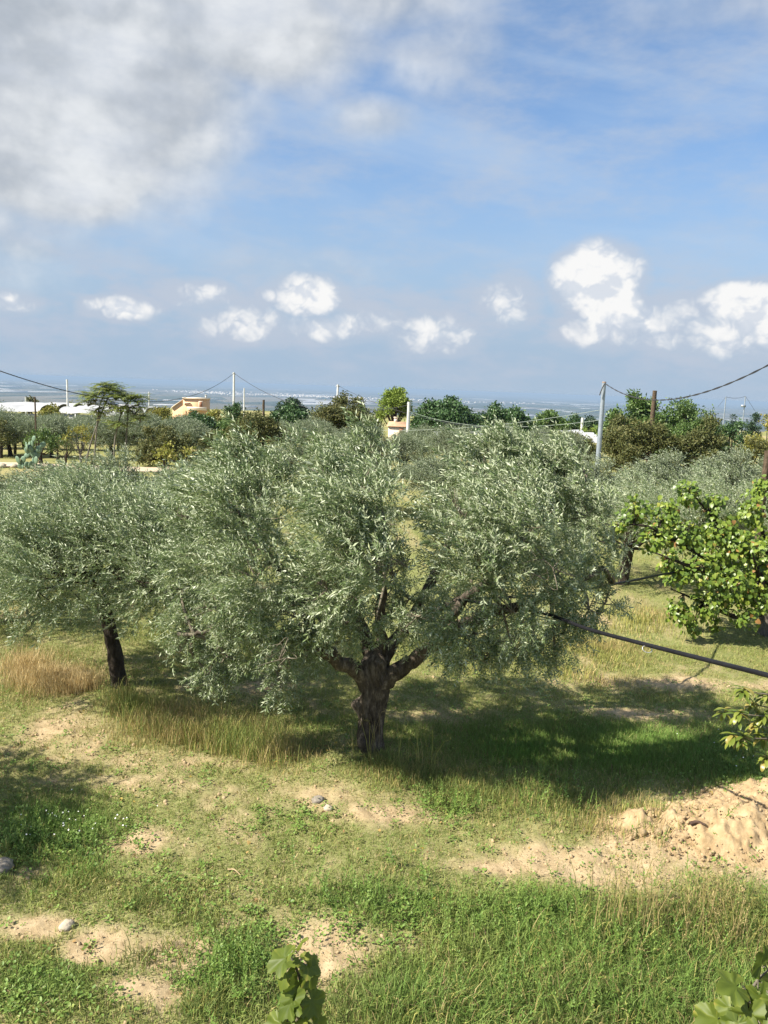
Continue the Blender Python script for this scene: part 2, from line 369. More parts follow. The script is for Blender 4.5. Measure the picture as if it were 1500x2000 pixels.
def cover(x, y):
    n = fbm(x*1.3, y*1.3, 4, 51); n2 = fbm(x*5, y*5, 3, 77)
    bare = pfield(x, y, BARE); lush = pfield(x, y, LUSH); dry = pfield(x, y, DRY); tall = pfield(x, y, TALL)
    v = .78 + .9*(n-.5) + .8*(n2-.5) - 1.0*bare*(.65+.7*n2) + .45*lush + .35*dry + .25*tall
    v = v - 1.5*np.clip(heap_z(x, y)*6 - .15, 0, 1)
    return np.clip(v, 0, 1), lush, dry, tall, bare
tha = np.concatenate([np.linspace(-180, -40, 29)[:-1], np.linspace(-40, -33, 15)[:-1], np.linspace(-33, 33, 251), np.linspace(33, 40, 15)[1:], np.linspace(40, 180, 29)[1:-1]])
rr = [.6, 1.4, 2.4, 3.2, 4.0]
while rr[-1] < 15: rr.append(rr[-1] + .058)
while rr[-1] < 60000: rr.append(rr[-1]*1.045)
rr = np.array(rr); th, rg = np.meshgrid(np.radians(tha), rr, indexing='xy')
gx, gy = rg*np.sin(th), rg*np.cos(th); hz = gz(gx, gy)
v_, lush_, dry_, tall_, bare_ = cover(gx, gy)
nearm = (1-sm(rg, 18, 40)); clod = (fbm(gx*7, gy*7, 3, 5)-.5)*.05 + (fbm(gx*16, gy*16, 2, 8)-.5)*.03
hz = hz + nearm*(clod*(1.1-.6*v_))
nA, nR = len(tha), len(rr); Vg = np.stack([gx, gy, hz], -1).reshape(-1, 3)
i, j = np.meshgrid(np.arange(nR-1), np.arange(nA), indexing='ij')
Fg = np.stack([i*nA+j, i*nA+(j+1) % nA, (i+1)*nA+(j+1) % nA, (i+1)*nA+j], -1).reshape(-1, 4)[:, ::-1]
veg = np.where(rg < 40, v_, .8).ravel()
colg = np.zeros((len(Vg), 3)); colg[:, 0] = veg; colg[:, 1] = np.clip(lush_, 0, 1).ravel(); colg[:, 2] = np.clip(dry_, 0, 1).ravel()
gm, t, b = material('ground_soil')
A = tn(t, 'ShaderNodeAttribute', attribute_name='col'); sp = tn(t, 'ShaderNodeSeparateColor'); t.links.new(A.outputs['Color'], sp.inputs[0])
def gmix(f, a, b_):
    n = tn(t, 'ShaderNodeMix', data_type='RGBA')
    if isinstance(f, float): n.inputs[0].default_value = f
    else: t.links.new(f, n.inputs[0])
    t.links.new(a, n.inputs[6]); t.links.new(b_, n.inputs[7]); return n.outputs[2]
def mr(f, a, b_, lo=0., hi=1.):
    n = tn(t, 'ShaderNodeMapRange'); n.inputs[1].default_value = a; n.inputs[2].default_value = b_; n.inputs[3].default_value = lo; n.inputs[4].default_value = hi
    t.links.new(f, n.inputs[0]); return n.outputs[0]
soil = ramp(t, tnoise(t, 5.5, 10, .72), [(.3, (.26,.19,.105)), (.5, (.40,.305,.18)), (.72, (.50,.395,.25))])
thatch = ramp(t, tnoise(t, 14, 8, .75), [(.3, (.105,.125,.04)), (.5, (.195,.21,.075)), (.72, (.34,.31,.15))])
nearc = gmix(mr(sp.outputs[0], .15, .75), soil, thatch)
fieldc = ramp(t, tnoise(t, .09, 8, .65), [(.33, (.15,.18,.055)), (.5, (.25,.24,.09)), (.68, (.38,.31,.16))])
# the plain far below: strips of field, plastic sheeting and dark orchards
cdn = tn(t, 'ShaderNodeTexCoord'); mp = tn(t, 'ShaderNodeMapping'); mp.inputs['Scale'].default_value = (.0011, .00042, .001); mp.inputs['Rotation'].default_value = (0, 0, .25)
t.links.new(cdn.outputs['Object'], mp.inputs[0]); vo = tn(t, 'ShaderNodeTexVoronoi'); vo.inputs['Scale'].default_value = 1.6; t.links.new(mp.outputs[0], vo.inputs['Vector'])
svo = tn(t, 'ShaderNodeSeparateColor'); t.links.new(vo.outputs['Color'], svo.inputs[0])
plain = ramp(t, svo.outputs[0], [(0, (.02,.035,.022)), (.35, (.05,.065,.035)), (.6, (.11,.10,.065)), (.90, (.17,.15,.11)), (.95, (.40,.40,.40))])
pr = t.nodes[-1] if False else None
geo = tn(t, 'ShaderNodeNewGeometry'); ln = tn(t, 'ShaderNodeVectorMath', operation='LENGTH'); t.links.new(geo.outputs['Position'], ln.inputs[0])
c1 = gmix(mr(ln.outputs['Value'], 26, 46), nearc, fieldc); c2 = gmix(mr(ln.outputs['Value'], 400, 1500), c1, plain)
t.links.new(c2, b.inputs['Base Color']); b.inputs['Roughness'].default_value = .95; b.inputs['Specular IOR Level'].default_value = .1
bp = tn(t, 'ShaderNodeBump'); bp.inputs['Strength'].default_value = .55; bp.inputs['Distance'].default_value = .03
t.links.new(tnoise(t, 26, 8, .75), bp.inputs['Height']); t.links.new(bp.outputs[0], b.inputs['Normal'])
tag(link('ground', mesh_from('ground', Vg, Fg, gm, col=colg, smooth=True)), 'tan soil ground with patchy grass reaching to the far plain', 'ground', kind='structure')

# dirt road on the left, beyond the nearer olives
def ribbon(P, w, n, dz, uvn=3):
    C_ = spline(P, n); T = unit(np.gradient(C_[:, :2], axis=0)); Nn = np.stack([-T[:, 1], T[:, 0]], 1); V = []
    for q in np.linspace(-.5, .5, uvn):
        xy = C_[:, :2] + Nn*w*q; V.append(np.column_stack([xy, gz(xy[:, 0], xy[:, 1]) + dz]))
    V = np.stack(V, 1).reshape(-1, 3); i, j = np.meshgrid(np.arange(n-1), np.arange(uvn-1), indexing='ij')
    return V, np.stack([i*uvn+j, i*uvn+j+1, (i+1)*uvn+j+1, (i+1)*uvn+j], -1).reshape(-1, 4)
M['road'] = solid('road_dust', [(.42,.33,.23), (.60,.50,.37)], 1.2, .95)
rV, rF = ribbon([at(-300, 903, 45), at(0, 905, 44), at(120, 911, 43.5), at(200, 922, 43), at(330, 935, 44)], 2.6, 60, .06)
tag(link('dirt_road', mesh_from('dirt_road', rV, rF, M['road'])), 'pale dirt road crossing the grove on the left', 'road', kind='structure')

# haze: the air over the plain
hm = bpy.data.materials.new('haze_air'); hm.use_nodes = True; ht = hm.node_tree; ht.nodes.clear()
pv = ht.nodes.new('ShaderNodeVolumePrincipled'); pv.inputs['Color'].default_value = (.37, .505, .68, 1); pv.inputs['Density'].default_value = 7.5e-5; pv.inputs['Anisotropy'].default_value = .0
ho = ht.nodes.new('ShaderNodeOutputMaterial'); ht.links.new(pv.outputs[0], ho.inputs['Volume'])
hb = MB().box((0, 0, (10.5-246)/2), (124000, 124000, 256.5))
tag(link('haze', hb.mesh('haze', hm)), 'thin blue haze over the distant plain', 'haze', kind='stuff')

# ------------------------------------------------------------------ leaf templates
def leaf_tris(p, d, n, L, Wd, fold=.15, bend=0.):
    s = np.cross(d, n); m = p + d*L*.45 + n*L*bend*.5
    return [p, m + s*Wd/2 + n*Wd*fold, p + d*L - n*L*bend*.3, m - s*Wd/2 + n*Wd*fold]
def shoot(nl, L, lf, wd, sweep, splay, seed):
    """an olive shoot: opposite leaves along a stem that bends to local +x"""
    g = np.random.default_rng(seed); V, F, T = [], [], []
    def pos(s): return np.array([sweep*L*s**1.8, 0, L*s*(1-.25*sweep*s)])
    pts = [pos(s) for s in np.linspace(0, 1, 4)]
    for q in range(3):                      # stem, a folded strip
        a, b_ = pts[q], pts[q+1]; w = .0035*(1-q*.25); n0 = len(V)
        V += [a+[0, w, 0], a-[0, w, 0], b_+[0, w*.8, 0], b_-[0, w*.8, 0]]; F += [[n0, n0+1, n0+2], [n0+1, n0+3, n0+2]]; T += [.9]*4
    for i_ in range(nl):
        s = .08 + .92*(i_//2+g.random()*.6)/(nl/2); s = min(s, 1.); p = pos(s); dd = unit(pos(min(s+.05, 1.05))-pos(s-.05))
        a = (i_ % 2)*math.pi + (i_//2 % 2)*math.pi/2 + g.normal(0, .35)
        side = np.array([math.cos(a), math.sin(a), 0]); d = unit(dd*(1-splay*.6) + side*splay*(1-.55*s) + np.array([sweep*.55, 0, 0]) + g.normal(0, .12, 3))
        n = unit(np.cross(np.cross(d, side + g.normal(0, .3, 3)), d)) * (1 if g.random() < .5 else -1)
        n0 = len(V); l = lf*g.uniform(.7, 1.2); V += leaf_tris(p, d, n, l, wd*g.uniform(.8, 1.2), .12, g.normal(0, .08))
        F += [[n0, n0+1, n0+2], [n0, n0+2, n0+3]]; T += [g.random()]*4
    return np.array(V), np.array(F), np.array(T)
def clump(nl, rad, lf, wd, seed, flat=.6, along=.5):
    g = np.random.default_rng(seed); V, F, T = [], [], []
    for i_ in range(nl):
        p = g.normal(0, rad*.5, 3); p[2] *= flat; d = unit(g.normal(0, 1, 3) + np.array([0, 0, along]) + unit(p)*.7); n = unit(np.cross(d, g.normal(0, 1, 3)))
        n0 = len(V); V += leaf_tris(p, d, n, lf*g.uniform(.6, 1.3), wd*g.uniform(.7, 1.3), .2); F += [[n0, n0+1, n0+2], [n0, n0+2, n0+3]]; T += [g.random()]*4
    return np.array(V), np.array(F), np.array(T)

def lobe_points(lobes, per, shell=.45):
    """points in the outer part of each lobe, lumped: (pos, outward, lobe index)"""
    P, O, I = [], [], []
    for q, lb in enumerate(lobes):
        c_, r = np.array(lb[0]), np.array(lb[1]) if np.ndim(lb[1]) else np.full(3, lb[1]); w = lb[2] if len(lb) > 2 else 1
        n = int(per*w*(r[0]*r[1]*r[2])**(2/3)); 
        if n < 1: continue
        nb = max(3, n//9); bd = unit(rng.normal(0, 1, (nb, 3))); br = rng.uniform(.55, 1.05, nb)   # buds: uneven outline
        k_ = rng.integers(0, nb, n); d = unit(bd[k_] + rng.normal(0, .28, (n, 3)))
        rad = br[k_]*(shell + (1-shell)*rng.random(n)**.6)
        P.append(c_ + d*rad[:, None]*r); O.append(d); I.append(np.full(n, q))
    return np.concatenate(P), np.concatenate(O), np.concatenate(I)

# ------------------------------------------------------------------ the big olive in the middle
DY = TB[1]
big = thing('olive_tree', 'large spreading old olive tree with thick gnarled trunk in the centre', 'olive tree', (TB[0], TB[1], float(gz(TB[0], TB[1]))))
O0 = np.array(big.location)
def L_(px, py, dy): return at(px, py, DY+dy) - O0
# trunk
tp = spline([L_(727,1500,0), L_(725,1470,0), L_(722,1430,.0), L_(728,1385,0), L_(733,1340,.0), L_(732,1300,0), L_(735,1262,.05)], 60)
hh = np.linspace(0, 1, 60); base_r = np.interp(hh, [0,.08,.2,.45,.62,.75,.88,1], [.27,.215,.172,.158,.163,.162,.158,.03])
seg = 72; th_ = np.arange(seg)*2*math.pi/seg; V = []
for i_ in range(60):
    a = th_ + hh[i_]*1.1
    rd = base_r[i_]*(1 + .13*np.sin(a*3+.6) + .09*np.sin(a*5+2+hh[i_]*3) + .07*np.sin(a*9+hh[i_]*6) + .16*(fbm(a*1.9+3, np.full(seg, hh[i_]*6), 3, 4)-.5) + .12*(fbm(np.cos(th_)*4+20, np.sin(th_)*4+hh[i_]*9, 3, 6)-.5))
    knob = .15*np.exp(-(((th_-math.pi+.15)/.42)**2 + ((hh[i_]-.52)/.055)**2)) + .10*np.exp(-(((th_-4.2)/.35)**2 + ((hh[i_]-.30)/.06)**2)) - .07*np.exp(-(((th_-4.55)/.22)**2 + ((hh[i_]-.17)/.09)**2))
    rd = rd + knob; V.append(tp[i_] + np.stack([np.cos(th_)*rd, np.sin(th_)*rd, np.zeros(seg)], 1))
V = np.concatenate(V); i, j = np.meshgrid(np.arange(59), np.arange(seg), indexing='ij')
F = np.stack([i*seg+j, i*seg+(j+1) % seg, (i+1)*seg+(j+1) % seg, (i+1)*seg+j], -1).reshape(-1, 4)
link('trunk', mesh_from('trunk', V, F, M['bark'], smooth=True), big)
limbs = [([ (727,1375,.0),(716,1335,-.04),(690,1303,-.12),(648,1278,-.24),(612,1232,-.36),(594,1180,-.44),(565,1130,-.5),(500,1060,-.5),(450,980,-.2)], .125, .03),
         ([ (734,1375,.0),(748,1338,-.04),(778,1308,-.08),(818,1286,-.14),(848,1252,-.22),(874,1212,-.32),(930,1150,-.5),(1010,1080,-.4),(1090,980,.0)], .13, .03),
         ([ (730,1350,.02),(726,1300,.06),(716,1250,.22),(700,1180,.45),(680,1080,.5),(640,960,.4),(610,900,.3)], .12, .03),
         ([ (736,1350,.02),(745,1300,.10),(764,1258,.38),(800,1215,.8),(850,1120,1.0),(900,1010,.9),(950,920,.6)], .12, .03),
         ([ (733,1340,.0),(738,1290,.03),(745,1240,.13),(745,1150,.1),(750,1050,-.3),(735,950,-.2),(730,890,.1)], .10, .028),
         ([ (650,1276,-.25),(590,1262,-.5),(520,1250,-.7),(440,1220,-.7),(380,1240,-.6)], .085, .02),
         ([ (862,1235,-.27),(930,1212,-.6),(1000,1190,-.9),(1100,1150,-.6),(1180,1110,-.3)], .09, .02),
         ([ (722,1250,.25),(650,1190,.9),(560,1120,1.2),(470,1080,1.2)], .085, .02),
         ([ (800,1215,.8),(880,1180,1.3),(1000,1120,1.4),(1090,1080,1.1)], .085, .02)]
limb_ends = []
for pts, r0, r1 in limbs:
    P = spline([L_(*p) for p in pts], 26); P[2:-1] += rng.normal(0, .018, (23, 3))
    V, F = tube(P, np.linspace(r0, r1, 26)*(1+.10*rng.normal(0, .6, 26)), 18, .09); link('limb', mesh_from('limb', V, F, M['bark'], smooth=True), big); limb_ends += list(P[6:])
limb_ends = np.array(limb_ends)
lob = [(390,1080,-.3,.66),(372,1225,-.4,.46),(430,1190,-.7,.52),(405,1305,-.4,.34),(470,1000,-.8,.68),(500,1130,-1.1,.64),(545,1265,-1.,.40),(540,1320,-.8,.22),(670,1055,-1.7,.62),(640,1150,-1.4,.46),(705,990,-1.6,.66),(725,1110,-1.8,.46),
  (680,1215,-1.0,.28),(590,1290,-.6,.2),(905,1015,-1.1,.60),(930,1110,-1.4,.62),(895,1220,-1.3,.46),(1000,1195,-1.2,.54),(935,1290,-.9,.34),(1040,1275,-.7,.34),(1085,1310,-.4,.2),(1020,1050,-1.2,.68),(1090,1120,-.8,.62),(1150,1190,-.5,.42),(1185,1110,-.1,.42),(1150,1010,-.2,.46),(1195,1180,0,.26),
  (450,930,0,.50),(425,970,-.3,.5),(520,930,-.2,.50),(485,872,.2,.36),(625,890,-.3,.44),(675,862,.2,.38),(735,850,.2,.36),(710,930,-.4,.52),(935,900,.1,.42),(975,862,.3,.38),(1045,858,.2,.42),(1100,875,.3,.38),(1110,960,0,.50),(1000,960,-.6,.56),(590,855,.2,.16),(460,868,.2,.16),(1120,865,.3,.16),(965,850,.3,.16),
  (500,1020,1.2,.8),(640,980,1.5,.66),(930,1000,1.5,.62),(1000,1010,1.4,.8),(420,1110,.8,.7),(1090,1100,.9,.7),(735,1060,1.3,.62),(590,1110,1.4,.6),(900,1120,1.6,.6),(460,1220,.6,.45),(1020,1220,.8,.45),(750,1180,.9,.35),(840,1190,.3,.26),(690,1160,-1.3,.36),(735,1205,-.8,.26),(640,1225,-.9,.28),(815,1205,-.6,.26),(600,1215,-.9,.32),(690,1248,-.6,.2),(862,1228,-.9,.28),(785,1235,-.5,.2),(700,1180,.6,.4),(800,1170,.7,.4),(560,1250,.2,.36),(640,1190,.5,.36),(880,1270,.1,.3),(960,1230,.3,.4),(770,1130,-1.2,.36),(865,1262,-.9,.22),(575,1205,-1.,.40),(345,1275,-.3,.26),(415,1340,-.3,.24),(440,1290,-.6,.32),(480,1200,-.9,.46),(545,1345,-.7,.16),(900,1305,-.8,.22),(1000,1270,-1.,.36),(1100,1240,-.6,.36),(345,1150,-.2,.36),(350,1010,-.1,.34),(1210,1140,-.1,.24)]
lobes = [(L_(px + (12 if px < 420 else -14 if px > 1150 else 0), py + (34 if py < 900 else 22 if py < 960 else 8 if py < 1000 else -8 if py > 1250 else 0), dy), tuple(np.array([1, 1, .92])*max(r*.88-.09, .10)), 1.0 if r > .5 else 1.35 if r > .3 else 1.8) for px, py, dy, r in lob]
P, Od, I = lobe_points(lobes, 1020)
low = 1 - sm(P[:, 2], 1.7, 3.1)[:, None]
wind = np.array([-.62, -.05, .30])
D = unit(Od*.75 + np.array([0, 0, .75])*(1-low) - np.array([0, 0, .55])*low + wind*(1-.85*low)*rng.uniform(.5, 1.25, (len(P), 1)) + rng.normal(0, .42, P.shape))
X = np.tile(np.array([-1., -.1, -.15]), (len(P), 1)) + rng.normal(0, .35, P.shape)
X = np.where(low > .6, np.array([0, 0, -1.]) + rng.normal(0, .5, P.shape), X)
sh_wind = [shoot(24, .36, .060, .0150, .32, .92, 100+s) for s in range(8)]
sh_calm = [shoot(22, .31, .058, .0145, .12, 1.0, 200+s) for s in range(8)]
calm = (low[:, 0] + rng.normal(0, .15, len(P))) > .55
VV, FF, TT, n0 = [], [], [], 0
for msk, tms in ((~calm, sh_wind), (calm, sh_calm)):
    sp_ = np.where((P[msk][:, 2] > 2.9) & (rng.random(msk.sum()) < .05), rng.uniform(1.3, 1.75, msk.sum()), rng.uniform(.75, 1.25, msk.sum()))
    v, f, tt = scatter(tms, P[msk], D[msk] + np.where(sp_ > 1.3, .7, 0)[:, None]*np.array([-.2, 0, 1.]), X[msk], sp_); VV.append(v); FF.append(f+n0); TT.append(tt); n0 += len(v)
tag(link('crown', mesh_from('crown', np.concatenate(VV), np.concatenate(FF), M['olive'], tint=np.concatenate(TT)), big), kind='stuff')
tw = MB()
for q, (c_, r, _w) in enumerate(lobes):
    e = limb_ends[np.argmin(((limb_ends-c_)**2).sum(1))]; mid = (e+c_)/2 + rng.normal(0, .08, 3) + np.array([0, 0, .05])
    tw.tube(spline([e, mid, c_], 8), np.linspace(.028, .012, 8), 6)
    for s in range(7):
        d = unit(rng.normal(0, 1, 3) + np.array([-.3, 0, .3])); tw.tube(spline([c_, c_+d*r*.5+rng.normal(0, .04, 3), c_+d*np.array(r)*rng.uniform(.85, 1.1)], 6), np.linspace(.010, .003, 6), 4)
for px, py in ((765,1090),(760,1100),(740,1110),(545,1290),(560,1285),(1060,1130),(1080,1110)):   # bare dead twigs
    c_ = L_(px, py, -1.5)
    for s in range(4): tw.tube(spline([c_, c_+rng.normal(0, .12, 3), c_+rng.normal(0, .22, 3)], 6), np.linspace(.007, .002, 6), 4)
tag(link('twigs', tw.mesh('twigs', M['twig']), big), kind='stuff')
print('big olive shoots', len(P))

# ------------------------------------------------------------------ other olives: three kinds, then copies
def olive_kind(name, h, rx, n_lobes, per, tmpl, mat, lean, seed, trunk_r, th_, barkm, label, cat='olive tree', low_hang=.35, up=.5, barkseg=14):
    g = np.random.default_rng(seed); root = thing(name, label, cat)
    P = spline([(0,0,-.15), (lean*.3,0,th_*.4), (lean*.7,.02,th_*.75), (lean,0,th_)], 18)
    V, F = tube(P, np.interp(np.linspace(0,1,18), [0,.12,.3,.9,1], [1.5,1.15,1,.92,.9])*trunk_r, barkseg, .10); link('trunk', mesh_from('trunk', V, F, barkm, smooth=True), root)
    lo = []
    for q in range(n_lobes):
        a = q*2.399 + g.normal(0, .3); f = math.sqrt((q+.5)/n_lobes)
        rad = f*rx*.72; z = th_ + (h-th_)*(.25 + .62*(1-f*f)*g.uniform(.75, 1.05)) - low_hang*f*g.random()
        s = rx*g.uniform(.27, .40); lo.append((np.array([lean+math.cos(a)*rad, math.sin(a)*rad, z]), (s, s, s*.85)))
    top = P[-1]; mb = MB()
    for q, (c_, r) in enumerate(lo):
        m_ = (top+c_)/2 + np.array([0,0,-.1]) + g.normal(0, .08, 3)
        if q < 5: 
            V, F = tube(spline([top-[0,0,.12], m_, c_], 10), np.linspace(trunk_r*.55, trunk_r*.15, 10), 8, .08); link('limb', mesh_from('limb', V, F, barkm, smooth=True), root)
        else: mb.tube(spline([top, m_, c_], 7), np.linspace(trunk_r*.3, trunk_r*.06, 7), 5)
        for s in range(4): mb.tube([c_, c_+unit(g.normal(0, 1, 3)+[0,0,.4])*np.array(r)*.95], [trunk_r*.08, trunk_r*.02], 3)
    tag(link('twigs', mb.mesh('twigs', barkm), root), kind='stuff')
    Pp, Od, _ = lobe_points(lo, per)
    lowm = 1 - sm(Pp[:, 2], th_+.1, th_+.25*(h-th_)+.3)[:, None]
    D = unit(Od*.8 + np.array([0,0,up])*(1-lowm) - np.array([0,0,.3])*lowm + np.array([-.5,0,.1])*(1-lowm) + rng.normal(0, .3, Pp.shape))
    X = np.array([-1.,0,-.2]) + rng.normal(0, .45, Pp.shape)
    v, f, tt = scatter(tmpl, Pp, D, X, rng.uniform(.75, 1.25, len(Pp)))
    tag(link('crown', mesh_from('crown', v, f, mat, tint=tt), root), kind='stuff')
    return root
sh_mid = [shoot(16, .36, .070, .016, .30, .8, 300+s) for s in range(8)]
sh_back = [shoot(12, .42, .105, .026, .25, .8, 400+s) for s in range(8)]
lt = olive_kind('olive_tree', 3.3, 2.45, 36, 235, sh_wind[:4]+sh_mid[:4], M['olive'], -.38, 21, .112, 1.92, M['bark_dark'], 'olive tree with slim dark leaning trunk beside the orange dry grass', low_hang=.45)
lt.location = (LB[0], LB[1], float(gz(LB[0], LB[1]))-.05); lt.scale = (.98, 1.05, .95)
oA = olive_kind('olive_tree', 2.95, 1.95, 20, 260, sh_mid, M['olive'], .1, 33, .13, 1.0, M['bark_dark'], 'x')
oB = olive_kind('olive_tree', 3.1, 1.8, 18, 260, sh_back, M['olive_far'], -.1, 34, .14, 1.0, M['bark_dark'], 'x')
oC = olive_kind('olive_tree', 2.7, 2.0, 22, 220, sh_back, M['olive_far'], .15, 35, .12, .9, M['bark_dark'], 'x')
def put(src, used, x, y, rz, s, label, group, sz=1.0):
    loc = (x, y, float(gz(x, y))-.03); sc = (s, s, s*sz)
    if not used:
        used.append(1); src.location = loc; src.rotation_euler = (0,0,rz); src.scale = sc; tag(src, label, None, group); return src
    return copy_tree(src, loc, rz, sc, label, group)
ua, ub, uc = [], [], []
mids = [ # (kind, px, top py, Y, width scale, height scale, label)
  ('A', -45, 985, 14.8, 1.0, 'olive tree at the left edge, cut off by the frame behind the dry grass'),
  ('A', 60, 930, 17.2, 1.0, 'olive tree behind the slim leaning trunk tree, far left'),
  ('A', 330, 915, 16.5, .85, 'olive crown showing between the leaning olive and the big one'),
  ('B', 215, 893, 21.5, .95, 'bushy grey olive below the two feathery trees'),
  ('B', 90, 915, 22.5, 1.0, 'grey olive in front of the prickly pear'),
  ('B', 380, 905, 24.0, .9, 'grey olive behind the left shoulder of the big olive'),
  ('B', -60, 920, 22.0, 1.0, 'grey olive at the left edge near the dirt road'),
  ('A', 1235, 925, 20.0, .95, 'olive right of the big crown, behind the broad leaved tree tip'),
  ('A', 1375, 915, 21.5, 1.0, 'grey olive directly behind the broad leaved fruit tree'),
  ('A', 1530, 925, 21.0, 1.0, 'grey olive at the right edge behind the broad leaved tree'),
  ('B', 1160, 905, 27.0, .95, 'grey olive at the foot of the pale metal pole'),
  ('B', 1300, 893, 29.0, 1.0, 'grey olive in front of the dark wooden pole'),
  ('B', 1430, 888, 29.0, 1.0, 'grey olive in front of the brownish almond trees, right'),
  ('B', 1550, 890, 30.0, 1.0, 'grey olive at the far right edge of the second row'),
  ('A', 1720, 930, 21.5, 1.0, 'grey olive out of frame to the right of the broad leaved tree'),
  ('B', 1760, 900, 29.0, 1.0, 'grey olive out of frame at the right end of the second row'),
  ('C', 1010, 905, 30.0, 1.0, 'olive hidden behind the right half of the big crown'),
  ('C', 850, 893, 32.0, 1.0, 'grey olive showing in the notch of the big crown'),
  ('C', 680, 890, 30.0, 1.0, 'olive behind the middle of the big crown'),
  ('C', 540, 870, 36.0, 1.0, 'grey olive just above the left top of the big crown')]
for kd, px, ty, Y, s, lab in mids:
    p = at(px, ty, Y); src, us = {'A': (oA, ua), 'B': (oB, ub), 'C': (oC, uc)}[kd]; H = {'A': 2.95, 'B': 3.1, 'C': 2.7}[kd]
    want = p[2] - float(gz(p[0], p[1])); put(src, us, p[0], p[1], rng.uniform(-.5, .5), s*1.05, lab, 'olives in the rows behind', max(.6, min(1.25, want/(H*s*1.05))))
# the olive outside the frame on the left whose shade crosses the foreground
put(oA, ua, -6.75, 7.25, .4, 1.0, 'olive tree just outside the left of the frame, shading the grass', 'olives in the rows behind')
ORD = 'first second third fourth fifth sixth seventh eighth ninth tenth eleventh twelfth'.split()
for row in range(5):
    n_g = 0
    Y = [52, 60, 70, 83, 96][row]
    for q in range(9 if row < 4 else 10):
        px = -40 + q*(66 - row*4) + rng.uniform(-14, 14) + (row % 2)*24
        if px > 420 or (px > 300 and row > 2) or (row == 0 and 120 < px < 200): continue
        p = at(px, 850, Y); put(oC, uc, p[0], p[1], rng.uniform(0, 6), rng.uniform(.92, 1.08)*[1.08, .98, .88, .80, .76][row], 'grey olive beyond the dirt road, %s from the left in the %s row' % (ORD[n_g], ORD[row]), 'grove olives beyond the road'); n_g += 1
for q, (px, Y) in enumerate(sorted([(700,44),(790,46),(880,50),(1000,46),(1090,48),(820,62),(900,66),(980,64),(620,60),(1060,70),(560,70),(650,80)])):
    p = at(px, 850, Y); put(oC, uc, p[0], p[1], rng.uniform(0, 6), rng.uniform(.9, 1.1), 'grey olive above the big crown, %s from the left below the carobs' % ORD[q], 'olives below the carobs')

# ------------------------------------------------------------------ other trees in the background
def bush(name, label, cat, px0, px1, ytop, Y, mat, n_lobes=16, dens=60, leaf=.16, wd=.09, trunk=.16, th_=.8, flat=.62, bm='bark_dark', bot=0.0, up=.4, group=None, ragged=.3, depth=.8, nl=9, seed=0):
    """a broad tree between two sight lines, its top at ytop; real size from its distance"""
    g = np.random.default_rng(seed+abs(int(px0))); a, b_ = at(px0, ytop, Y), at(px1, ytop, Y); c_ = (a+b_)/2; wdt = abs(b_[0]-a[0])*1.12; z0 = float(gz(c_[0], c_[1])); H = c_[2]-z0
    root = thing(name, label, cat, (c_[0], c_[1], z0), 0, group)
    V, F = tube(spline([(0,0,-.3), (g.normal(0,.05),0,H*th_*.3), (g.normal(0,.1),0,H*th_*.6)], 10), np.linspace(trunk*1.3, trunk*.7, 10), 9, .1); link('trunk', mesh_from('trunk', V, F, M[bm], smooth=True), root)
    lo = []; cb = H*bot
    for q in range(n_lobes):
        u = (q+.5)/n_lobes; a_ = q*2.399+g.normal(0,.4); f = math.sqrt(u); s = wdt*.5*g.uniform(.24, .38)
        z = cb + (H-cb)*((.28 if bot > .05 else .12+.3*g.random())+.55*(1-f**2.2)*g.uniform(.8, 1.0)) + g.normal(0, ragged*.15*H); sz = min(s*.9, (H-cb)*.36); z = min(z, H-sz*.85); z = max(z, cb+sz*.6)
        lo.append((np.array([math.cos(a_)*f*(wdt*.5-s*.75), math.sin(a_)*f*(wdt*.5-s*.75)*depth, z]), (s, s, sz)))
    mb = MB()
    for c2, r in lo: mb.tube(spline([(0,0,H*th_*.35), np.array([c2[0]*.45, c2[1]*.45, c2[2]*.6]), c2], 6), np.linspace(trunk*.5, trunk*.1, 6), 4)
    tag(link('limbs', mb.mesh('limbs', M[bm]), root), kind='stuff')
    P, Od, _ = lobe_points(lo, dens*.75, .35); D = unit(Od + np.array([0,0,up]) + rng.normal(0, .4, P.shape))
    tm = [clump(nl, leaf*1.75, leaf*1.15, wd*1.2, 500+s+seed) for s in range(6)]
    v, f, tt = scatter(tm, P, D, rng.normal(0, 1, P.shape), rng.uniform(.7, 1.3, len(P)))
    tag(link('crown', mesh_from('crown', v, f, M[mat], tint=tt), root), kind='stuff'); return root
bush('carob_tree', 'dense dark green carob tree right of the bright pine', 'tree', 795, 948, 776, 82, 'carob', 26, 110, .22, .15, ragged=.5, bot=.02)
bush('carob_tree', 'dark green carob tree above the right half of the big olive', 'tree', 930, 1060, 790, 88, 'carob', 24, 110, .22, .15, ragged=.5, bot=.02)
bush('carob_tree', 'smaller carob tree left of the pale metal pole', 'tree', 1030, 1118, 803, 92, 'green', 16, 100, .22, .15, ragged=.4, bot=.02)
bush('pine_tree', 'bright yellow green pine standing above the other trees in the middle', 'pine tree', 738, 806, 757, 100, 'pine', 18, 150, .24, .10, trunk=.28, bot=.38, ragged=.3)
bush('almond_tree', 'wide brownish almond tree left of the bright pine', 'tree', 606, 748, 766, 72, 'almond', 26, 95, .17, .09, ragged=.45, bot=.05, bm='bark_dark')
bush('almond_tree', 'brownish almond bush above the left top of the big olive', 'tree', 440, 560, 798, 60, 'almond', 20, 110, .15, .08, ragged=.4, bot=.02)
bush('almond_tree', 'low brown almond scrub left of the big olive top', 'tree', 385, 480, 842, 48, 'almond', 16, 130, .12, .07, ragged=.4, bot=.0)
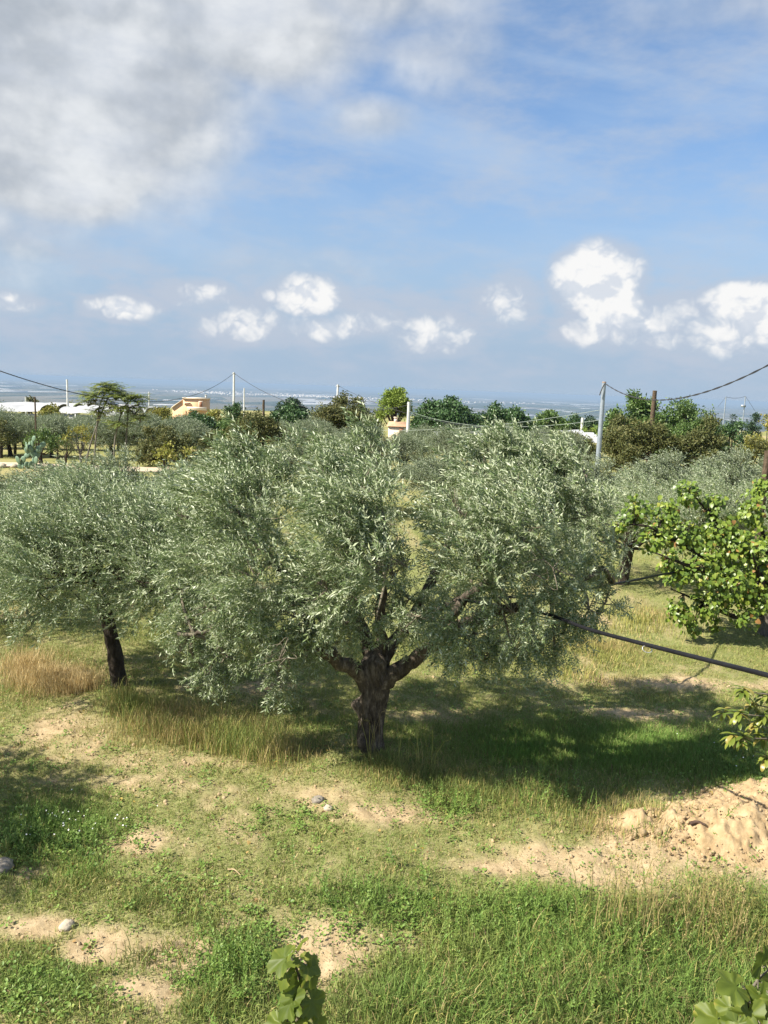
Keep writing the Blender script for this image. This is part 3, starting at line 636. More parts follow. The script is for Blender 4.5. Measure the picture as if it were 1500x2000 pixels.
bush('almond_tree', 'low brown scrub behind the notch of the big olive', 'tree', 560, 690, 850, 46, 'almond', 16, 120, .12, .07, ragged=.4, bot=.0)
bush('dark_tree', 'dark round tree in the middle distance left of the brown almond', 'tree', 520, 606, 788, 86, 'carob', 18, 110, .22, .14, ragged=.4, bot=.02)
bush('dark_tree', 'distant very dark pine behind the dark round tree', 'tree', 536, 612, 778, 150, 'dark', 16, 70, .35, .2, ragged=.3, bot=.1, seed=3)
bush('green_tree', 'blue green tree just right of the peach coloured house', 'tree', 432, 486, 783, 92, 'carob', 16, 120, .2, .12, ragged=.4, bot=.05)
bush('green_tree', 'dark leafy tree in front of the peach coloured house', 'tree', 318, 432, 802, 70, 'carob', 20, 100, .17, .10, ragged=.5, bot=.02)
bush('yellow_bush', 'yellowish bush left of the peach coloured house', 'bush', 285, 345, 795, 120, 'yellow', 12, 90, .25, .15)
bush('yellow_bush', 'yellow green bush right of the peach coloured house', 'bush', 395, 440, 800, 110, 'yellow', 10, 90, .22, .14)
bush('yellow_bush', 'bright yellow leafed sapling left of the big olive top', 'bush', 300, 345, 855, 38, 'yellow', 8, 160, .13, .10, trunk=.05)
bush('yellow_bush', 'small bright yellow leafed bush against the brown scrub', 'bush', 345, 382, 872, 37, 'yellow', 7, 160, .13, .10, trunk=.05)
bush('almond_tree', 'olive brown thicket under the feathery trees', 'tree', 255, 385, 832, 46, 'almond', 20, 130, .12, .07, ragged=.5, bot=.0)
bush('small_tree', 'small yellow green tree with bare stems by the dirt road', 'tree', 128, 182, 823, 43.5, 'yellow', 9, 120, .11, .07, trunk=.06, bot=.45, bm='bark_grey')
bush('small_tree', 'dark green small tree behind the prickly pear', 'tree', 45, 110, 833, 45, 'green', 12, 140, .11, .06, trunk=.10, bot=.18, up=.8)
bush('small_tree', 'thin leafed small tree leaning beside the road with reddish twigs', 'tree', 105, 150, 850, 44.5, 'almond', 8, 60, .10, .05, trunk=.06, bot=.3)
bush('small_tree', 'bushy tree at the left edge beyond the road', 'tree', -30, 25, 815, 50, 'almond', 12, 120, .12, .07, trunk=.10, bot=.2)
bush('bush', 'dark shrub at the foot of the feathery trees', 'bush', 160, 200, 878, 42.5, 'olive_far', 8, 140, .11, .05, trunk=.05)
bush('round_tree', 'round tree standing behind the white greenhouse, far left', 'tree', 36, 76, 774, 190, 'almond', 10, 50, .35, .22)
bush('round_tree', 'low yellowish tree in front of the white greenhouse', 'tree', 70, 124, 791, 108, 'yellow', 10, 70, .28, .16)
bush('round_tree', 'yellow green tree behind the white greenhouse next to the white pole', 'tree', 116, 152, 783, 185, 'yellow', 9, 50, .35, .2)
bush('round_tree', 'tree top just entering at the far left edge', 'tree', -14, 6, 781, 180, 'carob', 6, 50, .35, .2)
# right hand group
bush('walnut_tree', 'tall leafy green tree right of the pale metal pole', 'tree', 1186, 1306, 762, 66, 'green', 26, 110, .2, .13, ragged=.5, trunk=.2, bot=.1)
bush('almond_tree', 'large brownish green almond tree around the dark wooden pole', 'tree', 1178, 1330, 815, 56, 'almond', 26, 120, .14, .08, ragged=.5, bot=.02)
bush('almond_tree', 'tall grey brown almond tree on the right with sparse top', 'tree', 1285, 1428, 774, 60, 'green', 32, 110, .14, .08, ragged=.6, bot=.0)
bush('green_tree', 'dark green leafy tree right of the sparse almond', 'tree', 1395, 1480, 812, 64, 'carob', 16, 110, .16, .10, bot=.02)
bush('yellow_bush', 'tall yellow leafed tree at the right edge', 'tree', 1455, 1560, 808, 58, 'yellow', 18, 110, .15, .09, bot=.02)
bush('almond_tree', 'low brown scrub in front of the yellow tree at the right', 'tree', 1420, 1520, 855, 50, 'almond', 14, 130, .12, .07, bot=0)
bush('almond_tree', 'brownish green tree filling the gap behind the wooden pole', 'tree', 1235, 1360, 795, 63, 'green', 20, 110, .16, .09, ragged=.5, bot=0, seed=11)
bush('almond_tree', 'olive brown tree at the left of the right hand tree group', 'tree', 1172, 1262, 806, 58, 'almond', 16, 120, .14, .08, ragged=.5, bot=0, seed=12)
bush('almond_tree', 'dense brown tree under the sparse topped almond', 'tree', 1320, 1440, 806, 57, 'almond', 20, 120, .14, .08, ragged=.5, bot=0, seed=13)
bush('scrub', 'grey green scrub below the dark round tree in the middle', 'bush', 545, 650, 822, 66, 'olive_far', 16, 120, .14, .07, ragged=.4, bot=0, seed=14)
bush('scrub', 'mixed green thicket below the blue green tree', 'bush', 405, 500, 815, 64, 'green', 16, 120, .14, .08, ragged=.4, bot=0, seed=15)
bush('scrub', 'pale scrub between the smaller carob and the metal pole', 'bush', 1050, 1170, 838, 60, 'almond', 16, 120, .13, .07, ragged=.4, bot=0, seed=16)
bush('small_tree', 'yellow green tree near the left edge beyond the road', 'tree', 0, 52, 812, 54, 'yellow', 12, 120, .12, .07, trunk=.09, bot=.15, seed=17)
bush('small_tree', 'leafy green tree between the prickly pear and the feathery trees', 'tree', 88, 132, 838, 50, 'green', 10, 120, .11, .07, trunk=.08, bot=.15, seed=18)
bush('dark_tree', 'distant dark round tree at the far right', 'tree', 1458, 1492, 801, 170, 'dark', 9, 60, .35, .2)
bush('dark_tree', 'small distant dark tree between the two far lamp poles', 'tree', 1420, 1440, 806, 190, 'dark', 6, 60, .35, .2)
bush('dark_tree', 'distant dark tree seen left of the pale metal pole', 'tree', 1136, 1176, 804, 160, 'dark', 10, 60, .35, .2)
bush('dark_tree', 'distant grey green tree left of the small white post', 'tree', 1098, 1142, 808, 170, 'carob', 10, 60, .35, .2)
bush('green_bush', 'pale green bush behind the white greenhouse by the metal pole', 'bush', 1128, 1176, 828, 110, 'pine', 10, 70, .25, .12)
bush('green_bush', 'grey green scrub at the foot of the metal pole', 'bush', 1110, 1185, 856, 62, 'almond', 12, 120, .14, .07)
bush('green_bush', 'grey green tree under the dark pine', 'bush', 575, 640, 812, 90, 'olive_far', 12, 90, .2, .1)
# feathery trees: thin stems, flat layered tops
def feathery(label, stems, tops, Y, base):
    z0 = float(gz(base[0], base[1])); root = thing('feathery_tree', label, 'tree', (base[0], base[1], z0)); o = np.array(root.location)
    for pts in stems:
        P = spline([at(px, py, Y+dy)-o for px, py, dy in pts], 16); P[0][2] = -.1
        V, F = tube(P, np.linspace(.055, .022, 16), 8, .08); link('trunk', mesh_from('trunk', V, F, M['bark_grey'], smooth=True), root)
    g = np.random.default_rng(int(base[0]*10) & 255); V, F, T = [], [], []
    def frond(seed):
        g = np.random.default_rng(seed); V, F, T = [], [], []; L = .62
        for s in np.linspace(.1, 1, 11):
            p = np.array([0, 0, L*s]) + np.array([L*.35*s*s, 0, 0])
            for sd_ in (-1, 1):
                d = unit(np.array([.35*s+.1, sd_*1., .45]) + g.normal(0, .12, 3)); n = unit(np.array([-1., 0, .4]) + g.normal(0, .15, 3)); n0 = len(V)
                V += leaf_tris(p, d, unit(n-d*n.dot(d)), .16*g.uniform(.8, 1.2), .055, .1); F += [[n0, n0+1, n0+2], [n0, n0+2, n0+3]]; T += [g.random()]*4
        return np.array(V), np.array(F), np.array(T)
    tm = [frond(s) for s in range(5)]; P, D, X = [], [], []; mb = MB()
    for (px, py, ax, ay, n) in tops:
        c_ = at(px, py, Y)-o; sx_ = ax*Y/FPX; sz_ = ay*Y/FPX
        for q in range(n):
            p = c_ + np.array([g.uniform(-1, 1)*sx_, g.uniform(-1, 1)*sx_, g.uniform(-.5, .6)*sz_]); nn = g.integers(6, 9)
            mb.tube(spline([c_ - [0, 0, sz_*1.2], (c_+p)/2 - [0, 0, sz_*.4], p], 5), np.linspace(.02, .01, 5), 4)
            for w in range(nn):
                a = w/nn*6.28 + g.random(); P.append(p); D.append([math.cos(a), math.sin(a), .35+g.normal(0, .2)]); X.append([math.cos(a)*.2, math.sin(a)*.2, -1])
    v, f, tt = scatter(tm, np.array(P), np.array(D), np.array(X), rng.uniform(.7, 1.15, len(P)))
    tag(link('crown', mesh_from('crown', v, f, M['ailanthus'], tint=tt), root), kind='stuff'); tag(link('limbs', mb.mesh('limbs', M['bark_grey']), root), kind='stuff')
YF = 41.0
feathery('tall thin feathery tree with flat airy top, taller of the two', [[(182,930,0),(187,860,0),(193,800,0),(203,770,0)], [(165,925,.4),(176,870,.3),(205,790,.2),(222,765,0)]],
         [(204,756,20,13,14),(186,772,18,12,10),(226,768,16,12,10),(172,784,9,8,4),(192,806,12,8,5),(215,788,10,8,4)], YF, at(182, 935, YF))
feathery('shorter thin feathery tree leaning right beside the taller one', [[(245,905,0),(247,850,0),(250,800,0),(248,770,0)], [(222,900,.5),(226,850,.4),(240,800,.2),(262,775,0)]],
         [(244,772,13,12,9),(270,780,13,11,8),(238,800,13,8,7),(264,800,14,8,7),(232,826,13,8,6),(275,815,12,8,5)], YF-.5, at(245, 930, YF-.5))

# ------------------------------------------------------------------ broad leaved fruit tree on the right
def heart_leaf():
    half = [(0, .02), (.30, -.06), (.46, .16), (.43, .42), (.27, .70), (.09, .90), (0, 1.0)]   # x, along
    V = [[0, .02, 0], [0, .35, -.02], [0, .68, -.06], [0, 1.02, -.16]]; F = []
    def z(x, a): return .22*abs(x)*.9 - .16*a*a
    for sd_ in (-1, 1):
        n0 = len(V); V += [[sd_*x, a, z(x, a)] for x, a in half[1:6]]
        for tri in ((0, n0, n0+1), (0, n0+1, 1), (1, n0+1, n0+2), (1, n0+2, n0+3), (1, n0+3, 2), (2, n0+3, n0+4), (2, n0+4, 3)): F.append(tri if sd_ < 0 else tri[::-1])
    V = np.array(V); return V[:, [0, 2, 1]]*np.array([1, -1, 1]), np.array(F)      # local z along the leaf, y its face
HV, HF = heart_leaf()
def leaf_matrix(P, d, n, s):
    d = unit(d); x = unit(np.cross(d, n)); n = np.cross(x, d)
    return Matrix(((x[0]*s, n[0]*s, d[0]*s, P[0]), (x[1]*s, n[1]*s, d[1]*s, P[1]), (x[2]*s, n[2]*s, d[2]*s, P[2]), (0, 0, 0, 1)))
def leaf_part(root, meshes, P, d, n, s):
    o = bpy.data.objects.new('leaf', meshes[rng.integers(0, len(meshes))]); COL.objects.link(o); o.parent = root
    o.matrix_local = leaf_matrix(P, np.asarray(d, float), np.asarray(n, float), s); return o
FY = 14.0
fb = at(1497, 1242, 14.2); fb = ground_pt(1497, 1238)
fr = thing('fruit_tree', 'broad leaved green fruit tree with low spreading branches at the right edge', 'tree', (fb[0], fb[1], float(gz(fb[0], fb[1]))))
fo = np.array(fr.location); FY = fb[1]
def Lf(px, py, dy): return at(px, py, FY+dy) - fo
V, F = tube(spline([(0,0,-.2), (.0,0,.25), Lf(1495,1195,0), Lf(1500,1160,0)], 14), np.linspace(.17, .13, 14), 16, .07); link('trunk', mesh_from('trunk', V, F, M['bark_grey'], smooth=True), fr)
flimb = [[(1495,1195,0),(1440,1205,-.3),(1380,1180,-.7),(1310,1150,-.9)], [(1498,1180,0),(1440,1130,-.3),(1360,1080,-.6),(1270,1030,-.7),(1210,1025,-.7)], [(1500,1160,0),(1460,1080,-.2),(1400,1020,-.3),(1345,955,-.4)],
         [(1500,1160,0),(1500,1080,.2),(1480,1000,.1),(1490,950,0)], [(1500,1170,0),(1600,1100,0),(1680,1010,-.2)], [(1500,1160,0),(1560,1060,-.5),(1580,970,-.6)], [(1440,1130,-.3),(1360,1110,-.9),(1280,1080,-1.1)], [(1500,1160,0),(1480,1120,-.9),(1470,1080,-1.4)]]
fl_all = []
for pts in flimb:
    P = spline([Lf(*p) for p in pts], 18); V, F = tube(P, np.linspace(.075, .012, 18), 9, .08); link('limb', mesh_from('limb', V, F, M['bark_dark'], smooth=True), fr); fl_all += list(P[4:])
flob = [(1345,965,-.4,.30,1),(1300,1000,-.5,.36,1),(1240,1000,-.6,.32,1),(1212,1025,-.7,.20,1),(1275,1050,-.7,.36,1),(1340,1040,-.6,.42,1),(1400,1030,-.5,.40,1),(1395,980,-.3,.26,1),(1440,1060,-.7,.42,1),(1370,1110,-.9,.42,1),(1320,1120,-.9,.34,1),(1430,1140,-1.0,.46,1.1),
        (1380,1180,-.9,.40,1),(1330,1190,-.9,.30,1),(1350,1222,-.8,.2,1),(1470,1000,-.2,.36,1),(1490,1080,-.9,.46,1),(1485,1160,-1.0,.44,1),(1495,960,0,.34,1),(1450,1195,-1.0,.32,1),(1400,1218,-.8,.16,1),(1300,1090,-1.,.25,.8),(1560,1050,-.6,.6,1),(1570,1150,-.8,.5,1),(1600,980,-.3,.5,1),(1680,1060,-.2,.6,1),(1400,1080,.5,.5,1),(1480,1120,.6,.6,1),(1290,1040,.2,.4,.8)]
lo = [(Lf(px, py, dy), r*1.13, w) for px, py, dy, r, w in flob]
P, Od, I = lobe_points(lo, 1500, .30)
D = unit(Od*.55 + np.array([0, 0, -.75]) + rng.normal(0, .30, P.shape)); Nn = unit(Od*.7 + np.array([-.35, -.55, .5]) + rng.normal(0, .4, P.shape))
sc = rng.uniform(.055, .108, len(P))
tocam = unit(CAM - fo); inn = np.array([abs((fo+p - CAM).dot(right)/(fo+p-CAM).dot(fwd)*FPX) < 745 for p in P])
score = (P @ tocam)*1.0 + Od @ tocam*.8 + sc*6; score[~inn] = -99
order = np.argsort(-score); best = order[:300]; rest = order[300:]
def leaf_meshes(nm, V, F, mat, k_, jit=.0):
    out = []
    for q in range(k_):
        vv = V.copy(); a = rng.normal(0, .25); vv[:, 1] += a*vv[:, 0]*vv[:, 2]*.6 + rng.normal(0, .10)*vv[:, 2]**2
        out.append(mesh_from(nm, vv, F, mat, tint=np.full(len(V), (q+.5)/k_), smooth=True))
    return out
fm = leaf_meshes('leaf', HV, HF, M['fruit'], 14)
for q in best: leaf_part(fr, fm, P[q], D[q], Nn[q], sc[q])
v, f, tt = scatter([(HV[:, [0, 1, 2]], HF, np.full(len(HV), s)) for s in (.05, .2, .3, .45, .5, .6, .7, .8, 1.0, 1.1)], P[rest], D[rest], np.cross(D[rest], Nn[rest]), sc[rest])
tag(link('foliage', mesh_from('foliage', v, f, M['fruit'], tint=np.clip(tt, 0, 1)), fr), kind='stuff')
mb = MB()
fl_all = np.array(fl_all)
for c_, r, w in lo:
    e = fl_all[np.argmin(((fl_all-c_)**2).sum(1))]
    for s in range(5): mb.tube(spline([e, (e+c_)/2+rng.normal(0, .05, 3), c_+rng.normal(0, r*.5, 3)], 6), np.linspace(.014, .004, 6), 4)
tag(link('twigs', mb.mesh('twigs', M['bark_dark']), fr), kind='stuff')

# ------------------------------------------------------------------ peach shrub, right
def long_leaf(curl, nseg=6):
    V, F = [], []
    for q in range(nseg+1):
        s = q/nseg; w = .15*math.sin(math.pi*min(1, s*.93+.05))**.8; a = curl*s; p = np.array([0, -math.sin(a)*s*.55, s*math.cos(a*.6)])
        V += [p+[w, .04, 0], p, p+[-w, .04, 0]]
        if q: b0 = 3*(q-1); b1 = 3*q; F += [[b0, b0+1, b1+1], [b0, b1+1, b1], [b0+1, b0+2, b1+2], [b0+1, b1+2, b1+1]]
    return np.array(V, float), np.array(F)
pm = []
for q in range(8):
    V, F = long_leaf(.6+.15*q); pm.append(mesh_from('leaf', V, F, M['peach'], tint=np.full(len(V), (q+.5)/8), smooth=True))
pb = np.array([4.55, 7.4, 0]); pb[2] = float(gz(pb[0], pb[1]))
pe = thing('peach_tree', 'small peach tree with drooping narrow leaves at the right edge', 'tree', tuple(pb))
V, F = tube(spline([(0,0,-.1), (-.03,0,.5), (.0,.02,1.0), (.05,0,1.5)], 14), np.linspace(.05, .025, 14), 9, .06); link('trunk', mesh_from('trunk', V, F, M['bark_dark'], smooth=True), pe)
mb = MB()
for px, py, dy, n in [(1452,1350,0,13),(1444,1395,-.1,15),(1432,1440,-.15,13),(1452,1442,-.2,13),(1494,1358,.1,13),(1490,1400,0,14),(1415,1390,.05,8),(1470,1375,.15,11),(1475,1415,.2,11),(1497,1482,-.2,10),(1488,1440,.1,8),(1540,1340,.2,14),(1560,1400,0,14),(1530,1440,-.2,13),(1580,1320,0,13),(1560,1480,-.2,12),(1620,1380,0,13)]:
    p = at(px, py, pb[1]-.2+dy) - pb; mb.tube(spline([(0, 0, max(.5, p[2]-.45)), p*np.array([.55, .55, 1])-[0, 0, .1], p], 7), np.linspace(.014, .005, 7), 5)
    n = int(n*1.5)
    for w in range(n):
        a = w*2.399 + rng.random()*.5; d = np.array([math.cos(a), math.sin(a), .45-.75*(w/n)+rng.normal(0, .15)]); leaf_part(pe, pm, p + np.array([0,0,.03-.07*w/n]), d, np.array([0, 0, 1.])+.3*d, rng.uniform(.105, .16))
link('branches', mb.mesh('branches', M['twig']), pe)

# ------------------------------------------------------------------ grape vines at the foot of the picture
def vine_leaf(seed):
    g = np.random.default_rng(seed); n = 46; V = [[0, 0, .22]]; F = []; ph = g.uniform(0, 6, 3); cup = g.uniform(.25, .6)
    for ring in (.36, .70, 1.0):
        for q in range(n):
            a = -math.pi*.5 + .22 + (2*math.pi-.44)*q/(n-1)
            r = (.38 + .17*abs(math.cos((a-math.pi/2)*2.5))**1.3 + (.045*(q % 2) + g.normal(0, .012))*(ring > .9))*ring
            x, y = math.cos(a)*r, math.sin(a)*r; rib = abs(math.sin((a-math.pi/2)*2.5))
            V.append([x, -cup*(x*x+y*y) + .10*abs(x)*ring + .05*rib*ring + .05*ring*math.sin(a*3+ph[0]) + .03*math.sin(a*7+ph[1])*ring*ring, y+.34])
    F3 = [[0, q, q+1] for q in range(1, n)]; F4 = []
    for k_ in range(2):
        for q in range(1, n): a0 = k_*n+q; F3 += [[a0, a0+n, a0+n+1], [a0, a0+n+1, a0+1]]
    return np.array(V), np.array(F3)
vm = []
for q in range(8):
    V, F = vine_leaf(q); aa = np.arctan2(V[:, 2]-.34, V[:, 0]); vein = np.abs(np.sin((aa-math.pi/2)*2.5)) < .16; edge_ = np.hypot(V[:, 0], V[:, 2]-.34)
    vm.append(mesh_from('leaf', V, F, M['vine'], tint=np.clip((q % 4)*.12 + .30*vein + .5*(fbm(V[:, 0]*6+q, V[:, 2]*6, 3, q)-.35) + .9*np.clip(edge_-.42, 0, 1)*(q % 3), 0, 1), smooth=True))
def vine(label, base, stem, leaves, Y, s0, s1):
    bz = float(gz(base[0], base[1])); root = thing('grape_vine', label, 'vine', (base[0], base[1], bz)); o = np.array(root.location)
    pts = [np.array([0, 0, -.1]), np.array([.03, .02, .6])] + [at(px, py, Y+dy)-o for px, py, dy in stem]
    V, F = tube(spline(pts, 40), np.linspace(.022, .004, 40), 8, .05); link('stem', mesh_from('stem', V, F, M['twig'], smooth=True), root)
    mb = MB()
    for (px, py, dy, dx, dz, nx, ny, nz) in leaves:
        p = at(px, py, Y+dy)-o; st = np.array(min(stem, key=lambda q: (q[0]-px)**2+(q[1]-py)**2), float); e = at(st[0], st[1], Y+st[2])-o
        mb.tube(spline([e, (e+p)/2+[0, 0, .015], p], 5), [.003]*5, 4)
        leaf_part(root, vm, p, (dx, -.25, dz), (nx, ny, nz), rng.uniform(s0, s1))
    link('leaf_stalks', mb.mesh('leaf_stalks', M['twig']), root)
vine('upright grape vine shoot with broad leaves at the bottom edge', (-.62, 3.05), [(575,2080,0),(582,2000,0),(588,1960,0),(588,1920,.0),(578,1890,0),(568,1868,0)],
     [(575,1858,0,.1,.3,-.3,-.2,.9),(572,1864,.02,-.9,-.4,-.5,-.3,.7),(590,1875,0,.9,-.5,.5,-.3,.7),(600,1885,-.02,.4,-1,.75,-.6,.2),(562,1890,0,-.35,-1,-.8,-.6,.3),(585,1905,-.03,-.1,-1,.6,-.7,.2),(578,1930,-.05,-.3,-1,-.7,-.7,.35),(575,1945,-.05,-.5,-.8,-.75,-.5,.4),(600,1940,-.02,.6,-.8,.7,-.6,.2),
      (585,1985,-.08,-.5,-.6,-.5,-.5,.75),(560,1995,-.08,-.9,-.2,-.4,-.5,.7),(605,1988,-.05,.5,-.8,.7,-.6,.1),(590,2020,-.1,.2,-.8,-.4,-.7,.5)], 3.25, .12, .155)
vine('yellowing grape vine with ragged leaves in the bottom right corner', (1.72, 2.95), [(1500,2080,0),(1480,2030,0),(1465,1985,0),(1460,1950,0),(1480,1915,.1),(1500,1895,.1)],
     [(1490,1890,.1,-.3,.5,-.4,-.5,.8),(1510,1900,.1,.4,-.3,-.2,-.6,.8),(1450,1925,0,-.8,.1,-.5,-.5,.7),(1480,1930,0,.2,-.6,-.3,-.7,.6),(1435,1955,0,-.5,-.8,-.7,-.5,.4),(1465,1960,-.05,-.1,-1,-.4,-.8,.3),(1490,1965,-.05,.4,-.9,-.2,-.8,.4),(1415,1985,0,-.9,-.2,-.5,-.5,.7),(1445,1985,-.05,-.4,-.9,-.6,-.7,.3),(1485,2000,-.1,.1,-.9,-.4,-.7,.5),(1420,2015,-.05,-.6,-.6,-.4,-.5,.7),(1400,2005,0,-.9,.1,-.4,-.4,.8),(1500,1940,-.02,.5,-.3,-.3,-.6,.7),(1530,1960,0,.5,-.5,-.3,-.6,.7),(1520,2000,0,.5,-.5,-.3,-.6,.7),(1460,2030,-.1,-.2,-.8,-.4,-.6,.6)], 3.1, .12, .17)

# ------------------------------------------------------------------ black hose slung through the olive
M['hose'] = solid('black_hose', [(.008,.008,.010), (.016,.016,.020)], 4, .5, spec=.2)
hp = thing('irrigation_hose', 'thick black hose slung from the big olive to the lower right', 'hose', tuple(at(1500, 1318, 5.5)))
ho_ = np.array(hp.location); path = spline([np.array([9.5,.5,1.2]), np.array([6.2,2.9,2.05]), at(1760,1375,4.7), at(1620,1350,5.0), at(1500,1319,5.5), at(1400,1294,6.1), at(1262,1259,7.0), at(1150,1229,7.9), at(1055,1196,8.9), at(930,1176,9.9), at(905,1170,10.6), at(960,1168,11.1), at(1100,1158,11.6), at(1235,1134,13.0), at(1310,1119,14.9), at(1450,1098,17.6), at(1640,1075,20)], 200) - ho_
V, F = tube(path, .0205, 12); link('pipe', mesh_from('pipe', V, F, M['hose'], smooth=True), hp)
M['wire'] = solid('tie_wire', [(.45,.46,.44), (.7,.7,.66)], 8, .4, metal=.6)
tcn = at(1264, 1268, 6.98)-ho_; a = np.linspace(0, 2*math.pi, 25)
V, F = tube(np.stack([tcn[0]+.045*np.cos(a), tcn[1]+.02*np.sin(a), tcn[2]+.026*np.sin(a)-.005*np.cos(a)], 1), .004, 6); link('wire_tie', mesh_from('wire_tie', V, F, M['wire']), hp)

# ------------------------------------------------------------------ poles and cables
M['conc'] = solid('pale_concrete', [(.52,.52,.50), (.68,.68,.66)], 3, .8); M['steel'] = solid('zinc_steel', [(.22,.26,.31), (.36,.40,.45)], 5, .45, metal=.3); M['wood'] = bark('pole_wood', (.06,.045,.03), (.13,.095,.065), (.22,.17,.12), 1.4)
M['cable'] = solid('cable', [(.03,.03,.035), (.06,.06,.065)], 3, .6); M['cable_pale'] = solid('pale_cable', [(.24,.29,.25), (.33,.37,.33)], 3, .6)
M['rust'] = solid('rust_cap', [(.20,.14,.11), (.32,.25,.21)], 6, .8)
def pole(name, label, pxt, pyt, Y, r0, r1, mat, arm=None, insul=0, cap=None, pxb=None, group=None, sq=False):
    t_ = at(pxt, pyt, Y); z0 = float(gz(t_[0], t_[1])); root = thing(name, label, 'pole', (t_[0], t_[1], z0), 0, group); H = t_[2]-z0
    lean = 0 if pxb is None else pxb
    V, F = tube([(lean, 0, -.4), (lean*.5, 0, H*.5), (0, 0, H)], [r0, (r0+r1)/2, r1], 4 if sq else 12); link('shaft', mesh_from('shaft', V, F, M[mat], smooth=not sq), root)
    if cap: link('cap', MB().tube([(0,0,H-.02), (0,0,H+.05)], [r1*1.12, r1*.9], 12).mesh('cap', M[cap]), root)
    if arm: link('crossarm', MB().box((0, -.02, H-.25), (arm, .08, .08)).mesh('crossarm', M['steel']), root)
    for s in range(insul): link('insulator', MB().tube([(-.14+.28*s/max(insul-1, 1), -.05, H-.22), (-.14+.28*s/max(insul-1, 1), -.05, H-.08)], [.05, .035], 8).mesh('insulator', M['conc'], True), root)
    return t_
pl = [pole('utility_pole', 'white utility pole rising beside the white greenhouses', 131, 741, 120, .20, .14, 'conc', insul=1),
      pole('utility_pole', 'thin white pole left of the peach coloured house', 291, 765, 150, .16, .11, 'conc'),
      pole('utility_pole', 'tall white pole carrying two cables right of the peach coloured house', 457, 727, 105, .19, .13, 'conc', arm=.5, insul=2),
      pole('utility_pole', 'short white pole right of the tall cable pole', 477, 758, 170, .18, .13, 'conc'),
      pole('utility_pole', 'pale pole rising out of the wide brownish almond tree', 660, 751, 95, .17, .12, 'conc', arm=.6, insul=2),
      pole('utility_pole', 'concrete pole between bright pine and dark carob tree', 799, 785, 78, .20, .15, 'conc', insul=1),
      pole('utility_pole', 'big pale metal pole with frayed cable at its top', 1180, 747, 45, .16, .115, 'steel', cap='rust'),
      pole('utility_pole', 'dark wooden pole standing in the brownish trees on the right', 1279, 764, 60, .21, .16, 'wood', cap='wood'),
      pole('utility_pole', 'slim dark pole by the prickly pear', 68, 775, 46, .055, .045, 'wood'),
      pole('utility_pole', 'short grey post at the left in front of the greenhouse', 50, 775, 150, .16, .12, 'conc'),
      pole('utility_pole', 'brown post standing in the brownish almond bush', 515, 781, 62, .11, .09, 'wood'),
      pole('utility_pole', 'small white post left of the big metal pole', 1138, 816, 110, .22, .2, 'conc'),
      pole('lamp_pole', 'left one of two far poles joined by a wire', 1418, 775, 170, .14, .10, 'steel'),
      pole('lamp_pole', 'right one of two far poles, with a small lamp', 1456, 774, 170, .14, .10, 'steel')]
V, F = tube([(0,0,0), (0,0,.5)], [.35, .2], 8)
p = pl[13]; lamp = bpy.data.objects['lamp_pole.001']; link('lamp', MB().box((-.25, 0, p[2]-float(gz(p[0], p[1]))-2.1), (.9, .5, .5)).mesh('lamp', M['steel']), lamp)
pole('fence_post', 'squared wooden post cut off by the right edge', 1500, 880, 19, .085, .085, 'wood', sq=True)
def cable(label, A_, B_, sag, r=.02, mat='cable', twist=False, name='overhead_cable', n=60):
    A_, B_ = np.array(A_), np.array(B_); t_ = np.linspace(0, 1, n)[:, None]; P = A_*(1-t_)+B_*t_; P[:, 2] -= sag*4*(t_*(1-t_))[:, 0]
    mb = MB()
    if twist:
        a = np.linspace(0, n*.9, n*4); tt = np.linspace(0, 1, n*4)[:, None]; Q = A_*(1-tt)+B_*tt; Q[:, 2] -= sag*4*(tt*(1-tt))[:, 0]
        for ph in (0, math.pi): mb.tube(Q + np.stack([0*a, np.cos(a+ph)*r*.8, np.sin(a+ph)*r*.8], 1), r*.75, 5)
    else: mb.tube(P, r, 6)
    o = link(name, mb.mesh(name, M[mat], True)); tag(o, label, 'cable'); return o
def top(i_, dz=.12): return pl[i_] - np.array([0, 0, dz])
cable('cable sagging from the upper left edge to the tall white pole', at(-260, 620, 32), top(2), 3.6, .028)
cable('cable falling from the tall white pole to the right behind the trees', top(2), top(5, .3), 2.4, .028)
cable('thin cable from the pole in the almond tree down to the right', top(4), at(1120, 845, 60), 1.5, .018)
cable('twisted cable rising from the metal pole to the right edge', at(1182, 749, 45), at(1720, 575, 19), 1.62, .022, twist=True, n=90)
cable('pale cable low in front of the dark carob trees', top(5, .9), at(1175, 820, 45), .9, .013, 'cable_pale')
cable('lower pale cable passing just above the big olive', at(690, 838, 60), at(1176, 800, 45.2), .5, .013, 'cable_pale')
cable('wire between the two far poles at the right', pl[12], pl[13], .35, .035)
cable('stay wire right of the two far poles', pl[13], at(1475, 803, 170), 0, .03)
cable('stay wire left of the two far poles', pl[12], at(1402, 795, 170), 0, .03)
cable('frayed cable end hanging at the top of the metal pole', at(1181, 750, 44.8), at(1171, 772, 44.8), -.08, .03, n=12)

